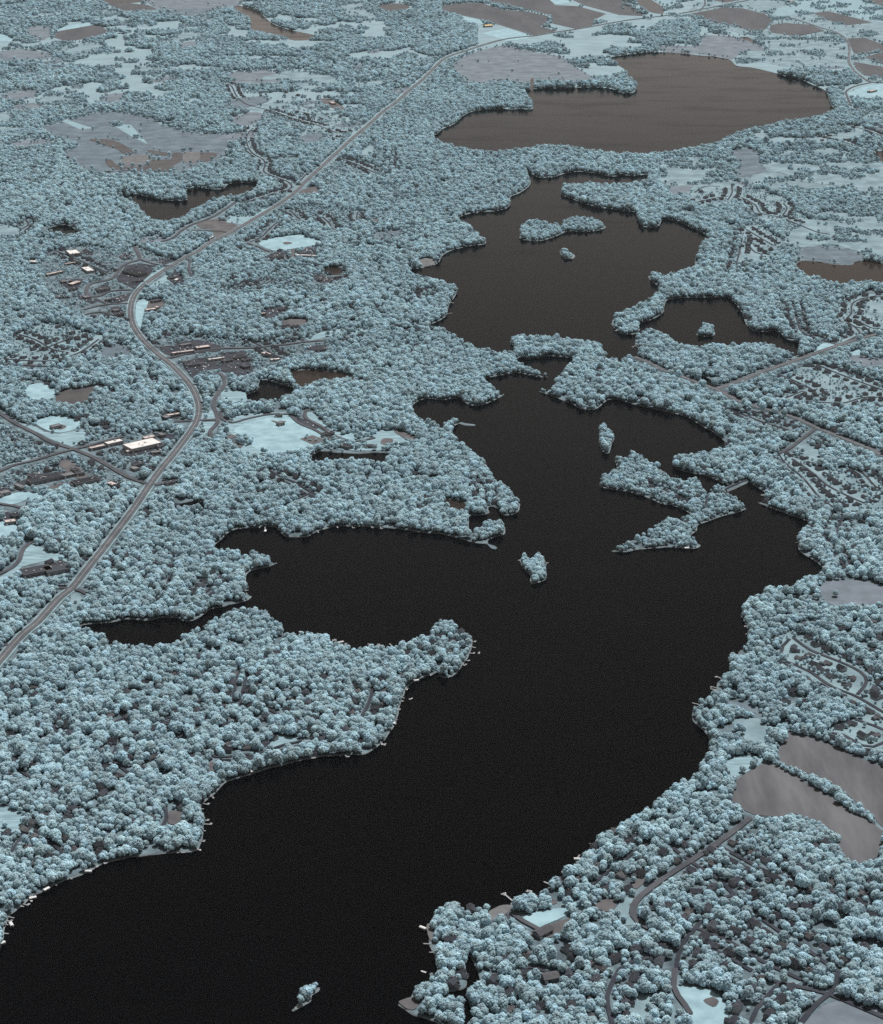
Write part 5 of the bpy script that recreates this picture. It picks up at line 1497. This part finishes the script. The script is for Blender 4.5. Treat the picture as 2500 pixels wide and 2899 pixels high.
if far_h:
    vs_, fs_, mi = [], [], []
    for (x, y, a, hood) in far_h:
        m = HM[random.randrange(4)]
        ca, sa = math.cos(a), math.sin(a)
        for part, slot in (('wall', 0), ('roof', 1), ('wing', 0), ('wroof', 1)):
            me = m[part]
            b = len(vs_)
            vs_ += [(x + v.co.x * ca - v.co.y * sa, y + v.co.x * sa + v.co.y * ca, GZ + v.co.z) for v in me.vertices]
            for p in me.polygons:
                fs_.append(tuple(b + q for q in p.vertices))
                mi.append(slot)
    o = mesh_obj('distant_houses', vs_, fs_, M['wall_d'])
    o.data.materials.append(M['roof_d'])
    o.data.polygons.foreach_set('material_index', mi)
    tag(o, "many tiny dark roofed houses of the far suburbs", 'houses', None, 'stuff')

# ------------------------------------------------------------------ large flat roofed buildings
for (x, y, ln, dp, ht, a, rf, lab) in BIGW:
    e = empty('building', (x, y, GZ), a)
    tag(e, lab, 'building', lab if lab.startswith('small') and ' near the ' in lab else None)
    w = MB().box(-ln / 2, ln / 2, -dp / 2, dp / 2, -.2, ht - .4)
    data_obj('wall', w.mesh('wall', M['wall_d' if rf != 'roof_w' else 'wall_l']), e)
    if rf in ('roof_o', 'roof_b'):
        r_ = MB().prism([(-dp / 2 - .8, ht - .7), (0, ht + dp * .22), (dp / 2 + .8, ht - .7), (dp / 2 + .8, ht - .4), (0, ht + dp * .22 + .3), (-dp / 2 - .8, ht - .4)], -ln / 2 - .8, ln / 2 + .8)
        r_.v = [(q, p, z) for p, q, z in r_.v]
        roof = data_obj('roof', r_.mesh('roof', M[rf]), e)
    else:
        roof = data_obj('roof', MB().box(-ln / 2 - .3, ln / 2 + .3, -dp / 2 - .3, dp / 2 + .3, ht - .4, ht).mesh('roof', M[rf]), e)
        for sx0, sx1, sy0, sy1 in ((-ln / 2 - .3, ln / 2 + .3, -dp / 2 - .3, -dp / 2 + .1), (-ln / 2 - .3, ln / 2 + .3, dp / 2 - .1, dp / 2 + .3), (-ln / 2 - .3, -ln / 2 + .1, -dp / 2 + .1, dp / 2 - .1), (ln / 2 - .1, ln / 2 + .3, -dp / 2 + .1, dp / 2 - .1)):
            data_obj('parapet', MB().box(sx0, sx1, sy0, sy1, ht, ht + .7).mesh('parapet', M['wall_d']), roof)
        for q in range(max(1, int(ln / 14))):
            px_, py_ = random.uniform(-ln * .38, ln * .38), random.uniform(-dp * .28, dp * .28)
            data_obj('roof_unit', MB().box(px_ - 1.2, px_ + 1.2, py_ - .9, py_ + .9, ht, ht + 1.3).mesh('roof_unit', M['alu']), roof)
    nwin = max(2, int(ln / 9))
    wm_ = MB().box(-1.6, 1.6, -.06, .03, 0, 1.7).mesh('window', M['glass'])
    for q in range(nwin):
        for sy, wr in ((-1, 0), (1, math.pi)):
            w = data_obj('window', wm_, e)
            w.location = ((q + .5) / nwin * ln - ln / 2 + (1.4 if sy < 0 else 0), sy * (dp / 2 + .02), min(1.2, ht * .3))
            w.rotation_euler = (0, 0, wr)
    d = data_obj('door', MB().box(-1.4, 1.4, -dp / 2 - .08, -dp / 2 + .02, 0, 2.6).mesh('door', M['trimw']), e)
    d.location = (-ln / 2 + 1.9, 0, 0)

# ------------------------------------------------------------------ cars on the parking lots
def car_meshes(paint):
    b = MB()
    prof = [(-2.2, .35), (2.2, .35), (2.25, .75), (1.2, .95), (.5, 1.45), (-1.3, 1.45), (-2.0, 1.0), (-2.25, .8)]
    b.prism(prof, -.88, .88)
    g = MB().prism([(1.12, .98), (.5, 1.40), (-1.25, 1.40), (-1.85, 1.02)], -.9, .9)
    w = MB()
    for k in range(8):
        t = k * math.pi / 4
        w.v.append((.33 * math.cos(t), -.1, .33 * math.sin(t)))
    for k in range(8):
        t = k * math.pi / 4
        w.v.append((.33 * math.cos(t), .1, .33 * math.sin(t)))
    w.f = [tuple(range(8)), tuple(range(15, 7, -1))] + [(k, 8 + k, 8 + (k + 1) % 8, (k + 1) % 8) for k in range(8)]
    return b.mesh('body', paint), g.mesh('windows', M['glass']), w.mesh('wheel', M['pile'])
CARS = [(w, car_meshes(mat("car_paint_" + w, c, rough=.35, spec=.5))) for w, c in (("white", (.7, .7, .7)), ("silver", (.35, .36, .38)), ("dark", (.03, .03, .04)), ("red", (.25, .06, .05)))]
lots = [p for k, p in OPEN if k == 'lot']
n_car = 0
for p in sorted(lots, key=lambda q: -np.mean([a[1] for a in q])):
    P = np.array([ground(u, v, GZ)[:2] for u, v in p])
    c0 = P.mean(0)
    ang = random.uniform(-.2, .2)
    nb = min(BIGW, key=lambda b: (b[0] - c0[0]) ** 2 + (b[1] - c0[1]) ** 2)
    near_b = nb[7]
    for cut in (' on ', ' beside ', ' next ', ' alone ', ' among ', ' in ', ' at ', ' behind ', ' set ', ' within ', ' by ', ' below ', ' inside ', ' near '):
        near_b = near_b.split(cut)[0]
    for row in range(-3, 4):
        for kk in range(-6, 7):
            q = c0 + np.array([kk * 3.0 * math.cos(ang) - row * 9 * math.sin(ang), kk * 3.0 * math.sin(ang) + row * 9 * math.cos(ang)])
            if n_car >= 180 or random.random() > .16:
                continue
            u, v = pix(q[0], q[1], GZ)
            if not inside(q[None], P)[0] or look(Mbig, u, v) or not (0 < u < PW) or look(Mroad, u, v):
                continue
            w, ms = random.choices(CARS, (4, 3, 3, 1))[0]
            e = empty('car', (float(q[0]), float(q[1]), GZ + LEVEL['lot'] + .12), ang + math.pi / 2)
            lab = w + " car parked near the " + near_b
            tag(e, lab, 'car', lab)
            data_obj('body', ms[0], e)
            data_obj('windows', ms[1], e)
            for wx in (-1.4, 1.4):
                for wy in (-.85, .85):
                    o = data_obj('wheel', ms[2], e)
                    o.location = (wx, wy, .33)
            n_car += 1

# ------------------------------------------------------------------ docks and boats
post_me = MB().box(-.12, .12, -.12, .12, -1.2, 1.0).mesh('post', M['pile'])
SHORE = {'04': "the curving shore of the dock lined peninsula", '03': "the stepped end of the dock lined peninsula", '13': "the long beach of the dock lined peninsula", '23': "the blunt tip of the dock lined peninsula", '33': "the steep wooded shore across from the peninsula",
         '32': "the shore near the causeway island", '24': "the shore beside the sandy clearing", '14': "the point cut by the boat canal", '12': "the straight north bay shore", '21': "the shore of the upper lake", '22': "the boomerang island shore"}
for t_, L in DOCKS.items():
    for (x0, y0, x1, y1) in L:
        (u0, v0), (u1, v1) = S(t_, [(x0, y0), (x1, y1)])
        A, B = ground(u0, v0, .5), ground(u1, v1, .5)
        d = Vector((B[0] - A[0], B[1] - A[1]))
        ln = max(7.0, min(d.length, 26.0)) + 3.0
        ang = math.atan2(d.y, d.x)
        st = Vector((B[0], B[1])) - d.normalized() * ln
        e = empty('dock', (st.x, st.y, 0), ang)
        lab = "narrow pale wooden dock on " + SHORE[t_]
        ell = random.random() < .45
        if ell:
            lab = "pale wooden dock with an end platform on " + SHORE[t_]
        tag(e, lab, 'dock', lab)
        data_obj('deck', MB().box(0, ln, -.95, .95, .75, .95).mesh('deck', M['deck']), e)
        if ell:
            data_obj('platform', MB().box(ln - 2.8, ln, .97, 3.6, .76, .96).mesh('platform', M['deck']), e)
        for px_ in (ln * .45, ln - .3):
            for sy in (-1, 1):
                p = data_obj('post', post_me, e)
                p.location = (px_, sy * 1.06, .2)

def boat_parts():
    hull = MB()
    L, w = 6.5, 1.25
    st = [(-L / 2, w * .9), (-L / 6, w), (L / 5, w * .85), (L / 2, .08)]
    n = 0
    for x, hw in st:
        hull.v += [(x, -hw, .75), (x, -hw * .6, -.15), (x, hw * .6, -.15), (x, hw, .75)]
    for i in range(3):
        a = i * 4
        hull.f += [(a, a + 4, a + 5, a + 1), (a + 1, a + 5, a + 6, a + 2), (a + 2, a + 6, a + 7, a + 3), (a + 3, a + 7, a + 4, a)]
    hull.f += [(0, 1, 2, 3), (12, 15, 14, 13)]
    ws = MB().prism([(.3, .78), (.5, .78), (-.1, 1.4), (-.2, 1.4)], -.9, .9)
    se = MB().box(-2.2, -1.2, -.8, .8, .76, 1.1)
    mo = MB().box(-L / 2 - .5, -L / 2 - .02, -.25, .25, .1, 1.2)
    return hull.mesh('hull', M['hull']), ws.mesh('windscreen', M['glass']), se.mesh('seat', M['seatc']), mo.mesh('motor', M['pile'])
BP = boat_parts()
def lift_parts():
    can = MB()
    prof = [(-1.9, 2.6), (-1.4, 3.1), (0, 3.35), (1.4, 3.1), (1.9, 2.6), (1.8, 2.5), (1.35, 2.98), (0, 3.22), (-1.35, 2.98), (-1.8, 2.5)]
    can.prism(prof, -4, 4)
    can.v = [(y, x, z) for x, y, z in can.v]
    return can.mesh('canopy', M['canvas']), MB().box(-.08, .08, -.08, .08, -1, 2.6).mesh('post', M['alu']), MB().box(-3.5, 3.5, -.12, .12, .5, .7).mesh('cradle_beam', M['alu'])
LP = lift_parts()
for i, (t_, bx, by, kind) in enumerate(BOATS):
    u, v = S(t_, [(bx, by)])[0]
    x, y, _z = ground(u, v, .8)
    rz = random.uniform(0, 6.28)
    if kind == 'boat':
        e = empty('motorboat', (x, y, .1), rz)
        lab = "small white motorboat moored off " + SHORE[t_]
        tag(e, lab, 'boat', lab)
        for nm, me in zip(('hull', 'windscreen', 'seat', 'motor'), BP):
            data_obj(nm, me, e)
    else:
        e = empty('boat_lift', (x, y, 0), rz)
        lab = "canopied boat lift beside " + SHORE[t_]
        tag(e, lab, 'boat lift', lab)
        data_obj('canopy', LP[0], e)
        for sx in (-1, 1):
            for sy in (-1, 1):
                p = data_obj('post', LP[1], e)
                p.location = (sx * 3.4, sy * 1.7, 0)
            b = data_obj('cradle_beam', LP[2], e)
            b.location = (0, sx * 1.1, 0)

# ------------------------------------------------------------------ haze: the air between the aircraft and the land
hz = MB().box(-R - 500, R + 500, -6500, 50500, -8, CAM_H + 60)
hm = bpy.data.materials.new("haze")
hm.use_nodes = True
ht_ = hm.node_tree
ht_.nodes.clear()
ho = ht_.nodes.new("ShaderNodeOutputMaterial")
pv = ht_.nodes.new("ShaderNodeVolumePrincipled")
pv.inputs["Color"].default_value = (.82, .94, 1.0, 1)
pv.inputs["Density"].default_value = HAZE_DENSITY
pv.inputs["Anisotropy"].default_value = 0.2
ht_.links.new(pv.outputs[0], ho.inputs["Volume"])
hazeo = data_obj('haze', hz.mesh('haze', hm))
tag(hazeo, "thin even haze filling the air over the lakes", 'haze', None, 'stuff')
